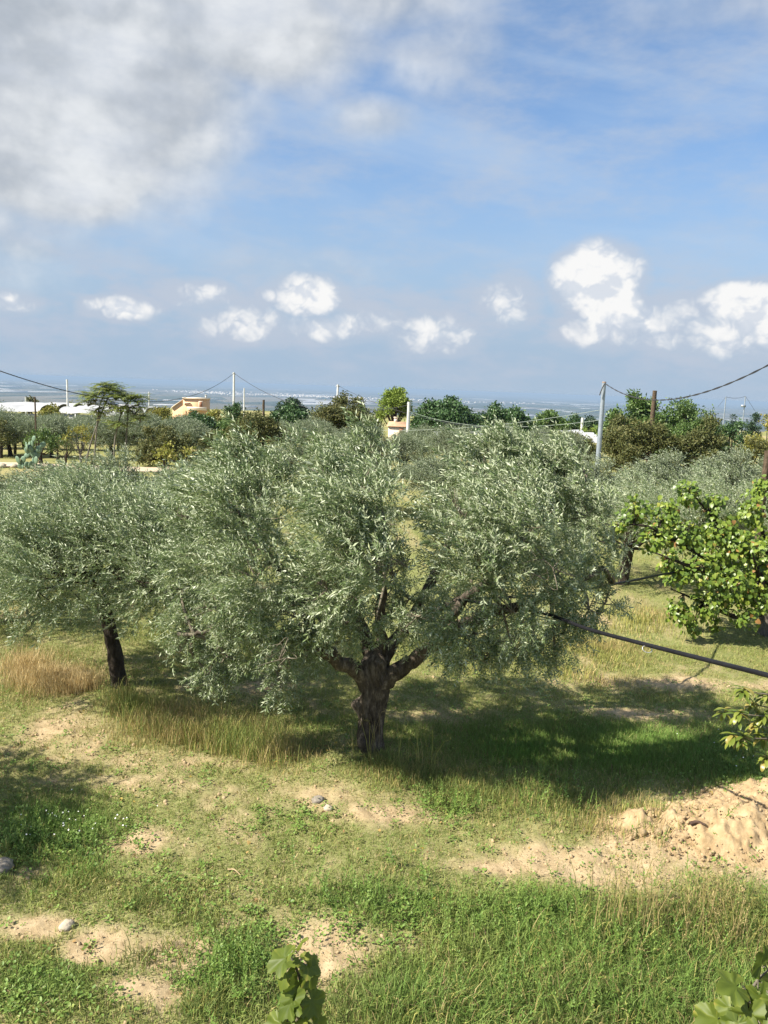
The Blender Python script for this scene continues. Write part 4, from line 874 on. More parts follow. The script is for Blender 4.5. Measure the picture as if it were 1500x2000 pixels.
# ------------------------------------------------------------------ houses and greenhouses
M['peachwall'] = solid('peach_plaster', [(.62,.38,.22), (.70,.46,.28)], .8, .9); M['cream'] = solid('cream_trim', [(.70,.58,.45), (.78,.68,.56)], 1, .85); M['shutter'] = solid('brown_shutter', [(.22,.10,.06), (.28,.14,.08)], 2, .7); M['tile'] = solid('roof_tile', [(.42,.24,.15), (.58,.38,.24)], 2.5, .9)
c0 = at(381, 803, 205); z0 = float(gz(c0[0], c0[1])); hs = thing('house', 'peach coloured house with sloping side roof in the distance', 'house', (c0[0], c0[1], z0), .12)
hz_ = at(381, 779, 205)[2] - z0
link('wall', MB().box((0, 3.5, hz_/2-.4), (6.2, 7, hz_+.8-.0)).mesh('wall', M['peachwall']), hs)
link('parapet', MB().box((0, 3.5, hz_+.12), (6.6, 7.4, .26)).mesh('parapet', M['cream']), hs)
V = [(-3.1,.4,hz_-.1),(-3.1,6.6,hz_-.1),(-6.2,6.6,hz_-2.4),(-6.2,.4,hz_-2.4),(-3.1,.4,hz_-.35),(-3.1,6.6,hz_-.35),(-6.2,6.6,hz_-2.65),(-6.2,.4,hz_-2.65)]
link('side_roof', mesh_from('side_roof', V, np.array([[0,1,2,3],[7,6,5,4],[0,3,7,4],[1,0,4,5],[2,1,5,6],[3,2,6,7]]), M['cream']), hs)
V = [(-3.12,.6,hz_-.4),(-5.9,.6,hz_-2.5),(-5.9,.6,-.5),(-3.12,.6,-.5),(-3.12,6.4,hz_-.4),(-5.9,6.4,hz_-2.5),(-5.9,6.4,-.5),(-3.12,6.4,-.5)]
link('side_wall', mesh_from('side_wall', V, np.array([[0,1,2,3],[7,6,5,4],[1,5,6,2],[0,4,5,1]]), M['peachwall']), hs)
wn = link('window', MB().box((1.5, -.06, hz_-1.5), (1.1, .14, 1.9)).mesh('window', M['cream']), hs); link('shutter', MB().box((1.5, -.16, hz_-1.5), (.85, .1, 1.65)).mesh('shutter', M['shutter']), wn)
wn = link('window', MB().box((-2.0, -.06, hz_-1.3), (1.5, .14, .5)).mesh('window', M['cream']), hs); link('shutter', MB().box((-2.0, -.16, hz_-1.3), (1.3, .1, .35)).mesh('shutter', M['shutter']), wn)
link('balcony', MB().box((.6, -.7, hz_-2.8), (5, 1.3, .2)).box((.6, -1.3, hz_-2.4), (5, .1, .7)).mesh('balcony', M['cream']), hs)
link('chimney', MB().box((2.7, 1.2, hz_+.6), (.5, .5, .9)).box((2.7, 1.2, hz_+1.1), (.65, .65, .12)).mesh('chimney', M['conc']), hs)
c0 = at(776, 842, 96); z0 = float(gz(c0[0], c0[1])); h2 = thing('small_house', 'small peach coloured cottage with tiled roof below the bright pine', 'house', (c0[0], c0[1], z0), -.1)
ze = at(776, 833, 96)[2]-z0; zr = at(776, 824, 96)[2]-z0
link('wall', MB().box((0, 1.2, ze/2-.2), (2.3, 2.2, ze+.4)).mesh('wall', M['cream']), h2)
V = [(-1.35,-.1,ze),(1.35,-.1,ze),(1.2,1.2,zr),(-1.2,1.2,zr),(-1.35,2.5,ze),(1.35,2.5,ze)]
link('roof', mesh_from('roof', V, [np.array([[0,1,2,3],[3,2,5,4]]), np.array([[0,3,4],[1,5,2]])], M['tile']), h2)
link('chimney', MB().box((-.35, 1.2, zr+.1), (.4, .4, .7)).box((-.35, 1.2, zr+.5), (.52, .52, .1)).mesh('chimney', M['cream']), h2)
link('window', MB().box((.5, .08, ze-.5), (.5, .1, .6)).mesh('window', M['shutter']), h2)
M['plastic'] = solid('white_plastic', [(.33,.34,.35), (.45,.45,.45)], .35, .5); M['plastic_side'] = solid('plastic_side', [(.30,.31,.31), (.42,.42,.42)], .8, .5)
def greenhouse(label, px0, px1, py, Y, hgt, dep, spans, slope=0):
    a, b_ = at(px0, py, Y), at(px1, py, Y); W_ = abs(b_[0]-a[0]); c_ = (a+b_)/2; z0 = min(float(gz(c_[0], c_[1])), c_[2]-hgt)
    root = thing('greenhouse', label, 'greenhouse', (c_[0], c_[1], z0), 0, 'white plastic greenhouses'); H = c_[2]-z0
    n = spans; y_ = np.linspace(0, dep, n*8+1); zz = H - .9 + .9*np.abs(np.sin(np.pi*y_/(dep/n)))**.6
    xs = np.linspace(-W_/2, W_/2, 24); wob = .08*np.sin(xs*1.1)+.05*np.sin(xs*2.7)
    sl = (b_[2]-a[2])/W_*slope
    V = np.array([[x, y, z+w*.6+sl*x] for x, w in zip(xs, wob) for y, z in zip(y_, zz)]); m = len(y_); i, j = np.meshgrid(np.arange(23), np.arange(m-1), indexing='ij')
    link('roof', mesh_from('roof', V, np.stack([i*m+j, (i+1)*m+j, (i+1)*m+j+1, i*m+j+1], -1).reshape(-1, 4), M['plastic'], smooth=True), root)
    link('front_wall', MB().box((0, .25, (H-1.1)/2), (W_-.2, .1, H-1.1)).mesh('front_wall', M['plastic_side']), root)
    for x in np.linspace(-W_/2+.2, W_/2-.2, max(3, int(W_/4))): link('post', MB().box((x, -.02, (H-1.)/2), (.12, .12, H-1.)).mesh('post', M['conc']), root)
greenhouse('long white greenhouse at the far left edge', -120, 76, 791, 116, 2.4, 24, 4, .6)
greenhouse('white greenhouse right of the yellowish tree at the left', 112, 182, 795, 114, 2.4, 22, 4, .5)
greenhouse('white greenhouse behind the feathery trees', 184, 240, 800, 112, 2.2, 20, 4, .5)
greenhouse('white greenhouse strip behind the dark carob trees', 850, 960, 845, 74, 1.1, 10, 2, .6)
greenhouse('pale greenhouse strip left of the big metal pole', 1125, 1172, 848, 76, 1.0, 10, 2, .6)
greenhouse('small pale greenhouse behind the brown scrub in the middle', 532, 642, 832, 88, 1.3, 12, 2, .6)

# prickly pear, stones along the road
M['cactus'] = solid('cactus_pad', [(.10,.17,.11), (.20,.28,.19)], 5, .6)
def ball(n=10, m=8):
    V, F = [], []
    for q in range(m+1):
        for w in range(n): t_ = math.pi*q/m; a = 2*math.pi*w/n; V.append((math.sin(t_)*math.cos(a), math.sin(t_)*math.sin(a), math.cos(t_)))
    for q in range(m):
        for w in range(n): F.append((q*n+w, (q+1)*n+w, (q+1)*n+(w+1) % n, q*n+(w+1) % n))
    return np.array(V), np.array(F)
BV, BF = ball()
cp = at(55, 915, 42); cz = float(gz(cp[0], cp[1])); ca = thing('prickly_pear', 'prickly pear cactus beside the dirt road', 'cactus', (cp[0], cp[1], cz))
padm = mesh_from('pad', BV*np.array([.17, .045, .22])+[0, 0, .2], BF, M['cactus'], smooth=True)
tips = [(np.zeros(3), 0.)]
for q in range(26):
    b0, t0 = tips[rng.integers(max(0, len(tips)-12), len(tips))] if q > 4 else (np.array([-.5+.25*q, rng.normal(0, .15), 0]), 0)
    tilt = t0*.4 + rng.normal(0, .5); o = bpy.data.objects.new('pad', padm); COL.objects.link(o); o.parent = ca; o.location = b0; o.rotation_euler = (rng.normal(0, .25), tilt, rng.uniform(-1, 1)); s = rng.uniform(.8, 1.15); o.scale = (s, s, s)
    tips.append((b0 + np.array([math.sin(tilt)*.34, rng.normal(0, .04), math.cos(tilt)*.34])*s, tilt))
M['stone'] = solid('pale_stone', [(.36,.30,.22), (.56,.49,.38)], 7, .9, .6, 20); M['dstone'] = solid('grey_stone', [(.15,.13,.105), (.34,.30,.25)], 9, .9, .6, 20)
M['clod'] = solid('soil_clod', [(.32,.23,.13), (.48,.365,.22)], 8, .95, .7, 30)
def rock_mesh(seed, n=14, m=10, flat=.7):
    V, F = ball(n, m); d = unit(V); r = 1 + .55*(fbm(d[:, 0]*1.6+seed*3.1, d[:, 1]*1.6+d[:, 2]*2.1, 3, seed)-.5) + .25*(fbm(d[:, 0]*5+seed, d[:, 2]*5+d[:, 1]*4, 2, seed+9)-.5)
    r = r*(1+.10*(hashn(np.round(d[:, 0]*9), np.round(d[:, 1]*9+d[:, 2]*31), seed)-.5)); v = d*r[:, None]*np.array([1, .8, flat]); return np.round(v*3.2)/3.2*.45+v*.55, F
def rock(name, label, px, py, size, mat, seed, cat='stone', group=None, sink=.12):
    p = ground_pt(px, py); V, F = rock_mesh(seed); z = float(gz(p[0], p[1])) + float(heap_z(p[0], p[1]))
    o = link(name, mesh_from(name, V*size, F, M[mat])); o.location = (p[0], p[1], z+size*sink); o.rotation_euler = (0, 0, seed*1.3); return tag(o, label, cat, group)
rock('stone', 'pale rounded stone on the bare soil at lower left', 131, 1812, .075, 'stone', 3)
rock('stone', 'grey stone in the grass below the big olive', 621, 1563, .085, 'dstone', 5)
rock('stone', 'flat pale stone beside the grey stone below the big olive', 641, 1577, .06, 'stone', 7)
rock('stone', 'dark stone cut off by the left edge', 6, 1692, .12, 'dstone', 9)
for q, px in enumerate(range(-20, 200, 24)):
    p = at(px, 912+max(0, px-60)*.07, 42.4); V, F = rock_mesh(20+q, 9, 6); o = link('stone', mesh_from('stone', V*rng.uniform(.12, .26), F, M['stone'])); o.location = (p[0], p[1], float(gz(p[0], p[1]))+.08); tag(o, 'small pale stone edging the dirt road, %s from the left' % ORD[q], 'stone', 'stones edging the road')

# ------------------------------------------------------------------ bank of dug soil
h0 = ground_pt(1440, 1620); hp_ = thing('soil_heap', 'bank of freshly dug pale tan soil at the right edge', 'soil heap', (h0[0], h0[1], 0)); ho_ = np.array([h0[0], h0[1], 0])
xs, ys = np.meshgrid(np.linspace(h0[0]-2.2, h0[0]+3.0, 210), np.linspace(h0[1]-1.5, h0[1]+1.9, 150), indexing='ij')
hh_ = heap_z(xs, ys); e = sm(hh_, .02, .12)
zz = gz(xs, ys) + hh_ - .03*(1-e)*1.2 - .05*(1-sm(hh_, .0, .02)) + e*((fbm(xs*4, ys*4, 5, 61)-.5)*.15 + np.abs(fbm(xs*9, ys*9, 4, 65)-.5)*.16 + (fbm(xs*17, ys*17, 3, 69)-.5)*.10 + (hashn(np.round(xs*38), np.round(ys*38), 5)-.5)*.030)
V = np.stack([xs, ys, zz], -1).reshape(-1, 3)-ho_; m = 150; i, j = np.meshgrid(np.arange(209), np.arange(149), indexing='ij'); Fq = np.stack([i*m+j, (i+1)*m+j, (i+1)*m+j+1, i*m+j+1], -1).reshape(-1, 4)
keep = (hh_.ravel()[Fq] > .012).any(1)
M['heap'] = solid('dug_soil', [(.26,.178,.092), (.375,.27,.15), (.47,.35,.21)], 7, .95, .6, 34)
link('soil', mesh_from('soil', V, Fq[keep], M['heap']), hp_)
cm = []
for s in range(7): V, F = rock_mesh(40+s, 8, 6, .75); cm.append(mesh_from('clod', V, F, M['clod']))
for (px, py, s) in [(1257,1628,.050),(1285,1626,.055),(1300,1624,.065),(1240,1632,.035),(1340,1634,.045),(1330,1642,.03)] + [(rng.uniform(1290, 1520), rng.uniform(1540, 1680), rng.uniform(.008, .028)) for q in range(120)]:
    p = ground_pt(px, py); hh1 = float(heap_z(p[0], p[1]))
    for _ in range(4):                      # slide along the sight line to the heap's surface
        d = ray(px, py); z = float(gz(p[0], p[1])) + float(heap_z(p[0], p[1])); p = CAM + d*((CAM_Z-z)/-d[2])
    o = bpy.data.objects.new('clod', cm[rng.integers(0, 7)]); COL.objects.link(o); o.parent = hp_; o.location = p-ho_+[0, 0, s*.2]; o.scale = (s, s, s); o.rotation_euler = rng.uniform(0, 6, 3)
nx = 800; qx, qy = rng.normal(h0[0]+.5, 1.0, nx), rng.normal(h0[1]+.1, .42, nx); kk = heap_z(qx, qy) > .05; qx, qy = qx[kk], qy[kk]; n = len(qx); cv, cf = rock_mesh(71, 6, 5, .8); cf = np.concatenate([cf[:, [0,1,2]], cf[:, [0,2,3]]])
v, f, tt = scatter([(cv, cf, np.full(len(cv), .5))], np.stack([qx, qy, gz(qx, qy)+heap_z(qx, qy)+.02], 1)-ho_, rng.normal(0, 1, (n, 3)), rng.normal(0, 1, (n, 3)), rng.uniform(.005, .018, n)*rng.uniform(.5, 1.4, n))
tag(link('crumbs', mesh_from('crumbs', v, f, M['clod']), hp_), kind='stuff')
M['stick'] = solid('dead_wood', [(.05,.03,.022), (.11,.07,.05)], 12, .9)
def stick(label, px0, py0, px1, py1, r, mat='stick', name='stick', lift=.02):
    a, b_ = ground_pt(px0, py0), ground_pt(px1, py1)
    for q in (a, b_): q[2] = float(gz(q[0], q[1]))+float(heap_z(q[0], q[1]))+lift
    tag(link(name, MB().tube(spline([a, (a+b_)/2+[0, .02, .015], b_], 9), np.linspace(r, r*.6, 9), 7, .15).mesh(name, M[mat], True)), label, 'stick')
stick('short dark stick lying on the soil bank', 1345, 1636, 1374, 1641, .022, lift=.05)
stick('dark charred branch end lying at the edge of the bare soil', 1285, 1772, 1333, 1756, .02)
stick('pale dry stick in the grass at lower left', 445, 1700, 470, 1712, .009, 'clod')

# ------------------------------------------------------------------ far town and sheeting on the plain
mb = MB()
for q in range(620):
    px = rng.choice([rng.normal(700, 60), rng.normal(590, 40), rng.uniform(340, 1050), rng.normal(410, 40)]); Y = rng.normal(15500, 900)
    p = at(px, 770, Y); s = rng.uniform(14, 34); mb.box((p[0], p[1], float(gz(p[0], p[1]))+6), (s, s, rng.uniform(10, 26)), rng.uniform(0, 1.5))
M['town'] = solid('town_wall', [(.72,.62,.52), (.85,.80,.74)], .01, .9)
tag(link('distant_town', mb.mesh('distant_town', M['town'])), 'pale distant town strung along the plain below the horizon', 'town', kind='stuff')
mb = MB()
for q in range(90):
    px = rng.uniform(-150, 1650); Y = rng.uniform(5500, 19000); p = at(px, 770, Y); mb.box((p[0], p[1], float(gz(p[0], p[1]))+4), (rng.uniform(90, 420), rng.uniform(60, 260), 7), rng.normal(.1, .1))
tag(link('distant_greenhouses', mb.mesh('distant_greenhouses', M['plastic'])), 'white plastic sheeting scattered over the far plain', 'greenhouses', kind='stuff')

# ------------------------------------------------------------------ grass and weeds
TAN = .56
def field(n, y0, y1):
    y = np.sqrt(rng.uniform(y0*y0, y1*y1, n)); x = rng.uniform(-1, 1, n)*(.62*y+1.1); return x, y
C = {k_: np.array(v) for k_, v in dict(green=(.225,.285,.08), lush=(.15,.265,.055), yell=(.35,.335,.10), straw=(.52,.41,.19), orange=(.56,.44,.23), brown=(.30,.21,.12)).items()}
def blade_cols(n, x, y, lush, dry):
    nz = fbm(x*.8, y*.8, 3, 91); nf = fbm(x*4, y*4, 2, 93); r = rng.random(n)
    wl = np.clip(lush*1.1, 0, 1)[:, None]; wd = np.clip(dry, 0, 1)[:, None]
    base = C['green']*(1-.65*nz[:, None]) + C['yell']*.65*nz[:, None]; base = base*(1-wl*.75) + C['lush']*wl*.75
    og = sm(x, -6.5, -3.2)[:, None]; dcol = C['orange']*(1-og) + (C['straw']*.8+C['yell']*.2)*og
    c_ = np.where((r[:, None] < .12+.70*wd+.35*(nf[:, None]-.5)-.14*wl), dcol, base)
    c_ = np.where((r[:, None] > .965), C['brown'], c_)
    return c_*rng.uniform(.72, 1.25, (n, 1))
def blades(name, label, n, y0, y1, hmul, wid, segs, thin=1.0):
    x, y = field(n, y0, y1); v, lush, dry, tall, bare = cover(x, y); k_ = rng.random(n) < np.clip(v*1.15-.08, .015, 1)*thin
    x, y, lush, dry, tall, v = x[k_], y[k_], lush[k_], dry[k_], tall[k_], v[k_]; n = len(x)
    cl = rng.normal(0, .02, (2, n)); z = gz(x, y) + heap_z(x, y)*.9 - .015
    h = (.035 + .05*rng.random(n)**2 + .045*lush + .13*dry*rng.random(n)**2 + .12*np.clip(tall, 0, 1)*rng.random(n)**2)*hmul*(.55+.6*v)*(.6+.8*fbm(x*2.2, y*2.2, 2, 97))
    a = rng.uniform(0, 2*math.pi, n); lean = rng.uniform(.15, 1.0, n)*np.where(dry > .5, .6, 1.); la = rng.uniform(0, 2*math.pi, n)
    base = np.stack([x, y, z], 1); sd_ = np.stack([np.cos(a), np.sin(a), 0*a], 1)*(wid*rng.uniform(.6, 1.3, n))[:, None]; ld = np.stack([np.cos(la), np.sin(la), 0*la], 1)
    col = blade_cols(n, x, y, lush, dry); tip = base + ld*(h*lean)[:, None] + np.array([0, 0, 1.])*(h*(1.1-.45*lean))[:, None]
    if segs == 1:
        V = np.stack([base-sd_/2, base+sd_/2, tip], 1).reshape(-1, 3); F = np.arange(3*n).reshape(-1, 3); cc = np.repeat(col, 3, 0)
    else:
        mid = base + ld*(h*lean*.28)[:, None] + np.array([0, 0, 1.])*(h*.62)[:, None]
        V = np.stack([base-sd_/2, base+sd_/2, mid+sd_*.4, mid-sd_*.4, tip], 1).reshape(-1, 3); o = (np.arange(n)*5)[:, None]
        F = np.concatenate([o+np.array([0, 1, 2]), o+np.array([0, 2, 3]), o+np.array([3, 2, 4])]); cc = np.repeat(col, 5, 0)
    tag(link(name, mesh_from(name, V, F, M['grass'], col=cc)), label, 'grass', kind='stuff'); print(name, n)
blades('grass', 'short green and straw grass in the foreground', 140000, 3.3, 7.0, 1.05, .0075, 3)
blades('grass', 'patchy dry and green grass around the olive trunks', 390000, 7.0, 15, 1.15, .0105, 1)
blades('grass', 'mown grass strips beyond the big olive', 240000, 15, 34, 1.2, .017, 1)
# longer tufts: dry stalks and lush clumps
def stalks(name, label, patches, n, h0_, h1_, wid, cols, cat='grass', droop=.35, y0=4.6, y1=15, heads=0):
    P = []
    tot = sum(w for *_, w in patches)
    for (px, py, ax, ay, w) in patches:
        c_ = ground_pt(px, py); e = ground_pt(px+ax, py); f_ = ground_pt(px, py-ay); g_ = ground_pt(px, py+ay); m_ = int(n*w/tot)
        P.append(np.stack([c_[0] + rng.normal(0, .5, m_)*abs(e[0]-c_[0]), c_[1] + rng.normal(0, .5, m_)*(f_[1]-g_[1])/2], 1))
    P = np.concatenate(P); tuft = rng.integers(0, len(P), len(P)//10+1); P = P[tuft][rng.integers(0, len(tuft), len(P))]*.75 + P*.25; n = len(P)
    x, y = P.T; z = gz(x, y)+heap_z(x, y)*.9-.02; h = rng.uniform(h0_, h1_, n)*(.55+.9*fbm(x*1.7, y*1.7, 3, 23)); la = rng.uniform(0, 6.28, n); ld = np.stack([np.cos(la), np.sin(la), 0*la], 1)*(h*rng.uniform(.05, droop*1.6, n))[:, None]
    a = rng.uniform(0, 6.28, n); sd_ = np.stack([np.cos(a), np.sin(a), 0*a], 1)*(wid*rng.uniform(.6, 1.3, n))[:, None]; base = np.stack([x, y, z], 1); Z = np.array([0, 0, 1.])
    m1 = base + ld*.22 + Z*(h*.45)[:, None]; m2 = base + ld*.6 + Z*(h*.8)[:, None]; tp_ = base + ld + Z*(h*rng.uniform(.85, 1.05, n))[:, None]
    V = np.stack([base-sd_/2, base+sd_/2, m1+sd_*.42, m1-sd_*.42, m2+sd_*.3, m2-sd_*.3, tp_], 1).reshape(-1, 3); o = (np.arange(n)*7)[:, None]
    F = np.concatenate([o+np.array(q) for q in ([0,1,2],[0,2,3],[3,2,4],[3,4,5],[5,4,6])]); cols = np.array(cols); col = cols[np.clip(((fbm(x*1.1, y*1.1, 3, 29)-.5)*1.6+rng.random(n))*len(cols), 0, len(cols)-1).astype(int)]*rng.uniform(.7, 1.25, (n, 1)); cc = np.repeat(col, 7, 0)
    if heads:
        k_ = np.nonzero(rng.random(n) < heads)[0]; VV, CC = [], []
        for s in range(9):
            p = m2[k_] + (tp_[k_]-m2[k_])*(s/8) ; d = unit(rng.normal(0, 1, p.shape)+[0, 0, .8]); w = unit(rng.normal(0, 1, p.shape))*.0035; L = (h[k_]*.05)[:, None]
            VV.append(np.stack([p-w, p+w, p+d*L], 1).reshape(-1, 3)); CC.append(np.repeat(col[k_]*1.1, 3, 0))
        V2 = np.concatenate(VV); F = np.concatenate([F, len(V)+np.arange(len(V2)).reshape(-1, 3)]); V = np.concatenate([V, V2]); cc = np.concatenate([cc]+CC)
    tag(link(name, mesh_from(name, V, F, M['grass'], col=cc)), label, cat, kind='stuff')
stalks('dry_grass', 'orange dry grass standing by the leaning olive', [(125,1345,75,22,2),(75,1325,60,22,1.2),(30,1310,50,22,.8),(170,1350,40,16,.8)], 5200, .18, .42, .007, [C['orange'], C['orange']*1.1, C['straw']])
stalks('dry_grass', 'straw coloured long grass between the two olive trunks', [(300,1400,110,35,1),(400,1425,110,35,1.4),(460,1450,90,35,1.2),(540,1480,70,30,.8),(240,1370,50,20,.8)], 8500, .12, .34, .0065, [C['straw'], C['straw']*.9, C['yell'], C['green']])
stalks('dry_grass', 'mixed long grass at the foot of the big olive', [(740,1510,110,26,2),(850,1530,110,30,1.5),(930,1560,100,35,1.2),(1080,1580,160,40,1.2),(1300,1600,90,30,1),(1230,1570,90,35,.8),(1290,1650,40,20,.4)], 6500, .05, .18, .006, [C['straw'], C['yell'], C['green'], C['green']*.8])
stalks('tall_stalks', 'tall yellow stalks beside the big olive trunk', [(825,1500,40,12,1),(870,1510,20,8,.5),(700,1500,30,10,.4)], 26, .45, .85, .008, [C['straw'], C['yell']], droop=.4, heads=.4)
stalks('lush_grass', 'dark lush grass in the shade right of the big olive', [(1150,1450,260,45,2),(1350,1470,170,50,1.6),(1000,1480,120,30,.8),(1450,1510,90,30,.8)], 16000, .07, .17, .0075, [C['lush'], C['lush']*1.2, C['green'], C['green']*.8])
stalks('yellow_grass', 'yellow green tufts on the strip beyond the big olive', [(1250,1210,110,18,1.4),(1160,1330,80,16,1),(1290,1190,80,14,1),(1120,1310,60,14,.6)], 3000, .07, .20, .011, [C['yell'], C['yell']*1.1, C['green'], C['straw']])
stalks('tall_grass', 'tall green seeding grass in the bottom right foreground', [(1250,1920,340,110,2.5),(1050,1950,300,90,1.6),(800,1985,220,60,1),(1420,1830,160,60,1),(950,1890,220,70,.9),(650,1990,140,40,.5),(1150,1820,260,60,.9),(1650,1900,220,110,1.6),(1250,2150,500,130,1.6),(1700,1780,150,60,.6)], 10500, .07, .29, .0065, [C['green'], C['green']*1.2, C['yell'], C['yell']*1.15, C['lush']*1.2, C['straw']*.85, C['green']*.7], heads=.16, droop=.6)
stalks('tall_weeds', 'sparse tall seeding weeds in front of the bare soil', [(1180,1790,110,40,1),(1390,1780,90,40,1),(1300,1850,160,50,1),(1480,1850,50,40,.5)], 520, .30, .62, .006, [C['green']*.8, C['yell']*.8, C['straw']*.8], droop=.25, heads=.9)
stalks('lush_grass', 'green tufts at the lower left foreground', [(450,1950,80,50,1.5),(380,1980,60,30,1),(60,1650,80,40,1),(220,1720,60,20,.5),(500,1860,60,50,.8)], 3600, .06, .18, .0065, [C['lush']*1.1, C['green'], C['yell'], C['green']*.8], droop=.6)
# broad leaved weeds
def rosette(seed):
    g = np.random.default_rng(seed); V, F, T = [], [], []
    for q in range(7):
        a = q*2.399; r = .012+.05*g.random(); p = np.array([math.cos(a)*r*.7, math.sin(a)*r*.7, g.uniform(.01, .075)]); d = unit(np.array([math.cos(a), math.sin(a), g.normal(.15, .3)])); n = unit(np.array([0, 0, 1.])+g.normal(0, .3, 3)); n = unit(n-d*n.dot(d)); L, w = g.uniform(.025, .05), g.uniform(.018, .032); s = np.cross(d, n); n0 = len(V)
        V += [p, p+d*L*.35+s*w/2+n*.004, p+d*L*.75+s*w*.4+n*.003, p+d*L, p+d*L*.75-s*w*.4+n*.003, p+d*L*.35-s*w/2+n*.004]; F += [[n0, n0+1, n0+2], [n0, n0+2, n0+3], [n0, n0+3, n0+4], [n0, n0+4, n0+5]]; T += [g.random()]*6
    return np.array(V), np.array(F), np.array(T)
ros = [rosette(s) for s in range(8)]
M['weed'] = leaf_mat('weed_leaf', [(0, (.11,.19,.04)), (.5, (.17,.27,.055)), (.9, (.25,.34,.08)), (1, (.38,.36,.10))], None, .28, .5, .35)
x, y = field(105000, 3.4, 13); w = np.clip(pfield(x, y, WEED), 0, 1); k_ = rng.random(len(x)) < (w**1.5*.55*(.2+1.5*fbm(x*3, y*3, 3, 44)) + .03); x, y = x[k_], y[k_]; n = len(x)
v, f, tt = scatter(ros, np.stack([x, y, gz(x, y)+heap_z(x, y)*.9-.01], 1), np.tile([0, 0, 1.], (n, 1))+rng.normal(0, .15, (n, 3)), rng.normal(0, 1, (n, 3)), rng.uniform(.35, 1.05, n))
tag(link('weeds', mesh_from('weeds', v, f, M['weed'], tint=tt)), 'low broad leaved green weeds among the grass', 'weeds', kind='stuff')
def leafy(seed):
    g = np.random.default_rng(seed); V, F, T = [], [], []; H = .34
    for q in range(3):
        a, b_ = np.array([.03*(q/3)**2, 0, H*q/3]), np.array([.03*((q+1)/3)**2, 0, H*(q+1)/3]); w = .0025; n0 = len(V)
        V += [a+[0, w, 0], a-[0, w, 0], b_+[0, w, 0], b_-[0, w, 0]]; F += [[n0, n0+1, n0+2], [n0+1, n0+3, n0+2]]; T += [.3]*4
    for q in range(20):
        z = H*(.12+.88*q/20); a = q*2.399; d = unit(np.array([math.cos(a), math.sin(a), .5+.3*g.random()])); n = unit(np.cross(np.cross(d, [0, 0, 1.]), d)); L = .05*(1.15-.8*q/20)*g.uniform(.7, 1.3); n0 = len(V)
        V += leaf_tris(np.array([.03*(z/H)**2, 0, z]), d, n, L, L*.34, .1); F += [[n0, n0+1, n0+2], [n0, n0+2, n0+3]]; T += [g.random()]*4
    return np.array(V), np.array(F), np.array(T)
lw = [leafy(s) for s in range(6)]; P = []
for (px, py, ax, ay, m_) in [(1200,1850,260,90,260),(1000,1800,180,50,120),(1400,1760,120,40,70),(460,1900,70,60,110),(1100,1950,260,60,160),(90,1640,70,40,60),(880,1570,60,30,40),(1060,1560,110,40,70),(750,1760,140,50,60)]:
    for q in range(m_):
        p = ground_pt(px+rng.normal(0, .6)*ax, py+rng.normal(0, .6)*ay); P.append((p[0], p[1]))
P = np.array(P); n = len(P); v, f, tt = scatter(lw, np.column_stack([P, gz(P[:, 0], P[:, 1])+heap_z(P[:, 0], P[:, 1])*.9-.01]), np.tile([0, 0, 1.], (n, 1))+rng.normal(0, .25, (n, 3)), rng.normal(0, 1, (n, 3)), rng.uniform(.35, 1.15, n))
tag(link('leafy_weeds', mesh_from('leafy_weeds', v, f, M['weed'], tint=tt)), 'upright leafy weeds standing in the foreground grass', 'weeds', kind='stuff')
# straw litter and small clods
x, y = field(62000, 3.4, 14); n = len(x); a = rng.uniform(0, 6.28, n); L = rng.uniform(.015, .06, n); dv = np.stack([np.cos(a)*L, np.sin(a)*L, rng.uniform(-.1, .25, n)*L], 1); sd_ = np.stack([-np.sin(a), np.cos(a), 0*a], 1)*.003
bs = np.stack([x, y, gz(x, y)+heap_z(x, y)*.95+.012], 1); V = np.stack([bs-sd_, bs+sd_, bs+dv], 1).reshape(-1, 3)
cc = np.repeat((np.array([[.46,.37,.21],[.36,.27,.15],[.20,.14,.09],[.55,.47,.30]])[rng.integers(0, 4, n)]), 3, 0)
tag(link('straw_litter', mesh_from('straw_litter', V, np.arange(3*n).reshape(-1, 3), M['grass'], col=cc)), 'dry straw litter strewn over the soil', 'straw', kind='stuff')
xc, yc = field(13000, 3.4, 13); v_, *_r = cover(xc, yc); k_ = rng.random(len(xc)) < np.clip(1.0-v_*1.3, .05, 1); xc, yc = xc[k_], yc[k_]; n = len(xc); cv, cf = rock_mesh(77, 5, 4, .8)
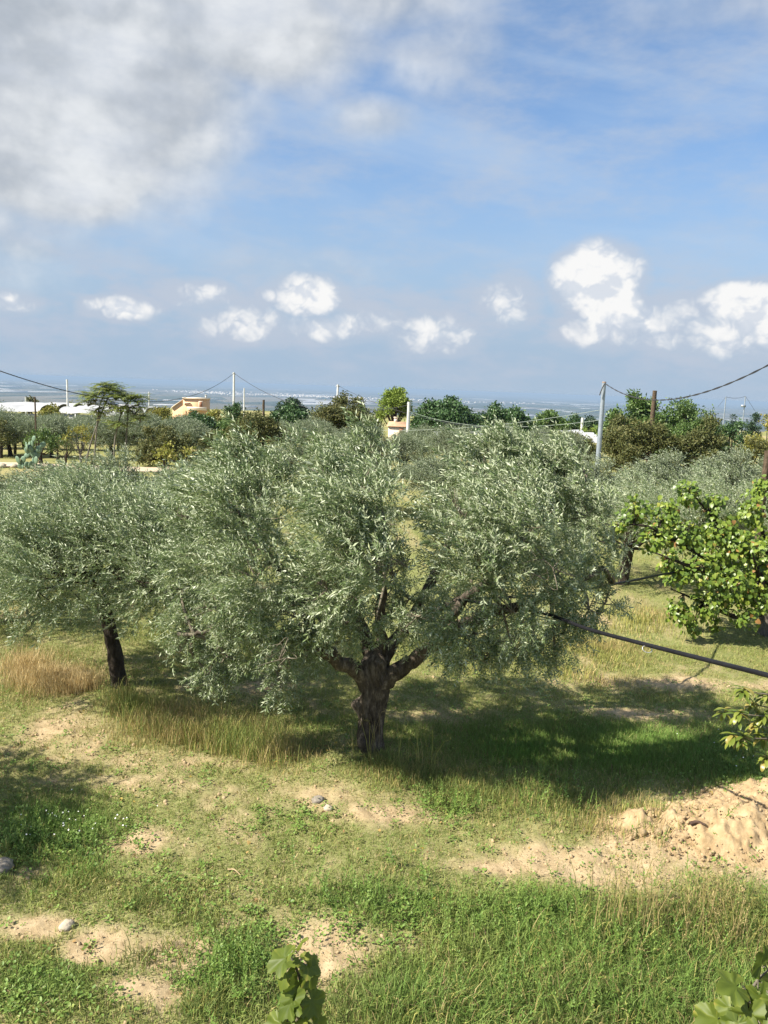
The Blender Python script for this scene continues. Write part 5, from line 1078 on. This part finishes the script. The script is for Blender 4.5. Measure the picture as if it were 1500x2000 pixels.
cf = np.concatenate([cf[:, [0,1,2]], cf[:, [0,2,3]]]); v, f, tt = scatter([(cv, cf, np.full(len(cv), .5))], np.stack([xc, yc, gz(xc, yc)+heap_z(xc, yc)*.95], 1), rng.normal(0, 1, (n, 3)), rng.normal(0, 1, (n, 3)), rng.uniform(.005, .022, n)*rng.uniform(.5, 1.6, n))
tag(link('crumbled_soil', mesh_from('crumbled_soil', v, f, M['clod'])), 'small crumbs of tan soil on the bare patches', 'soil', kind='stuff')
lx, ly = field(420, 4.8, 11); n = len(lx); v, f, tt = scatter([(HV, HF, np.full(len(HV), s_)) for s_ in (.0, .5, 1.)], np.stack([lx, ly, gz(lx, ly)+heap_z(lx, ly)+rng.uniform(.01, .04, n)], 1), np.column_stack([rng.normal(0, 1, (n, 2)), rng.normal(0, .25, n)]), rng.normal(0, 1, (n, 3)), rng.uniform(.018, .045, n))
M['fallen'] = leaf_mat('fallen_leaf', [(0, (.16,.09,.045)), (.5, (.36,.24,.10)), (1, (.48,.36,.08))], None, .15, .7, .2)
tag(link('fallen_leaves', mesh_from('fallen_leaves', v, f, M['fallen'], tint=np.clip(tt, 0, 1))), 'small brown and yellow fallen leaves lying in the grass', 'leaves', kind='stuff')
# white flowers in the weeds at the left
xf, yf = [], []
for q in range(44):
    p = ground_pt(rng.normal(*[(130, 75), (1440, 55)][q % 4 == 3]), [rng.normal(1612, 20), rng.normal(1470, 28)][q % 4 == 3]); xf.append(p[0]); yf.append(p[1])
xf, yf = np.array(xf), np.array(yf); g6 = np.array([[math.cos(a)*1., math.sin(a)*1., .15] for a in np.linspace(0, 6.28, 7)[:-1]]+[[0, 0, 0]]); f6 = np.array([[6, q, (q+1) % 6] for q in range(6)])
v, f, tt = scatter([(g6, f6, np.ones(7))], np.stack([xf, yf, gz(xf, yf)+rng.uniform(.07, .14, len(xf))], 1), np.tile([0, -.5, 1.], (len(xf), 1))+rng.normal(0, .3, (len(xf), 3)), rng.normal(0, 1, (len(xf), 3)), rng.uniform(.005, .010, len(xf)))
M['petal'] = solid('white_petal', [(.75,.75,.70), (.82,.82,.78)], 5, .7)
tag(link('white_flowers', mesh_from('white_flowers', v, f, M['petal'])), 'tiny white flowers dotting the weeds', 'flowers', kind='stuff')
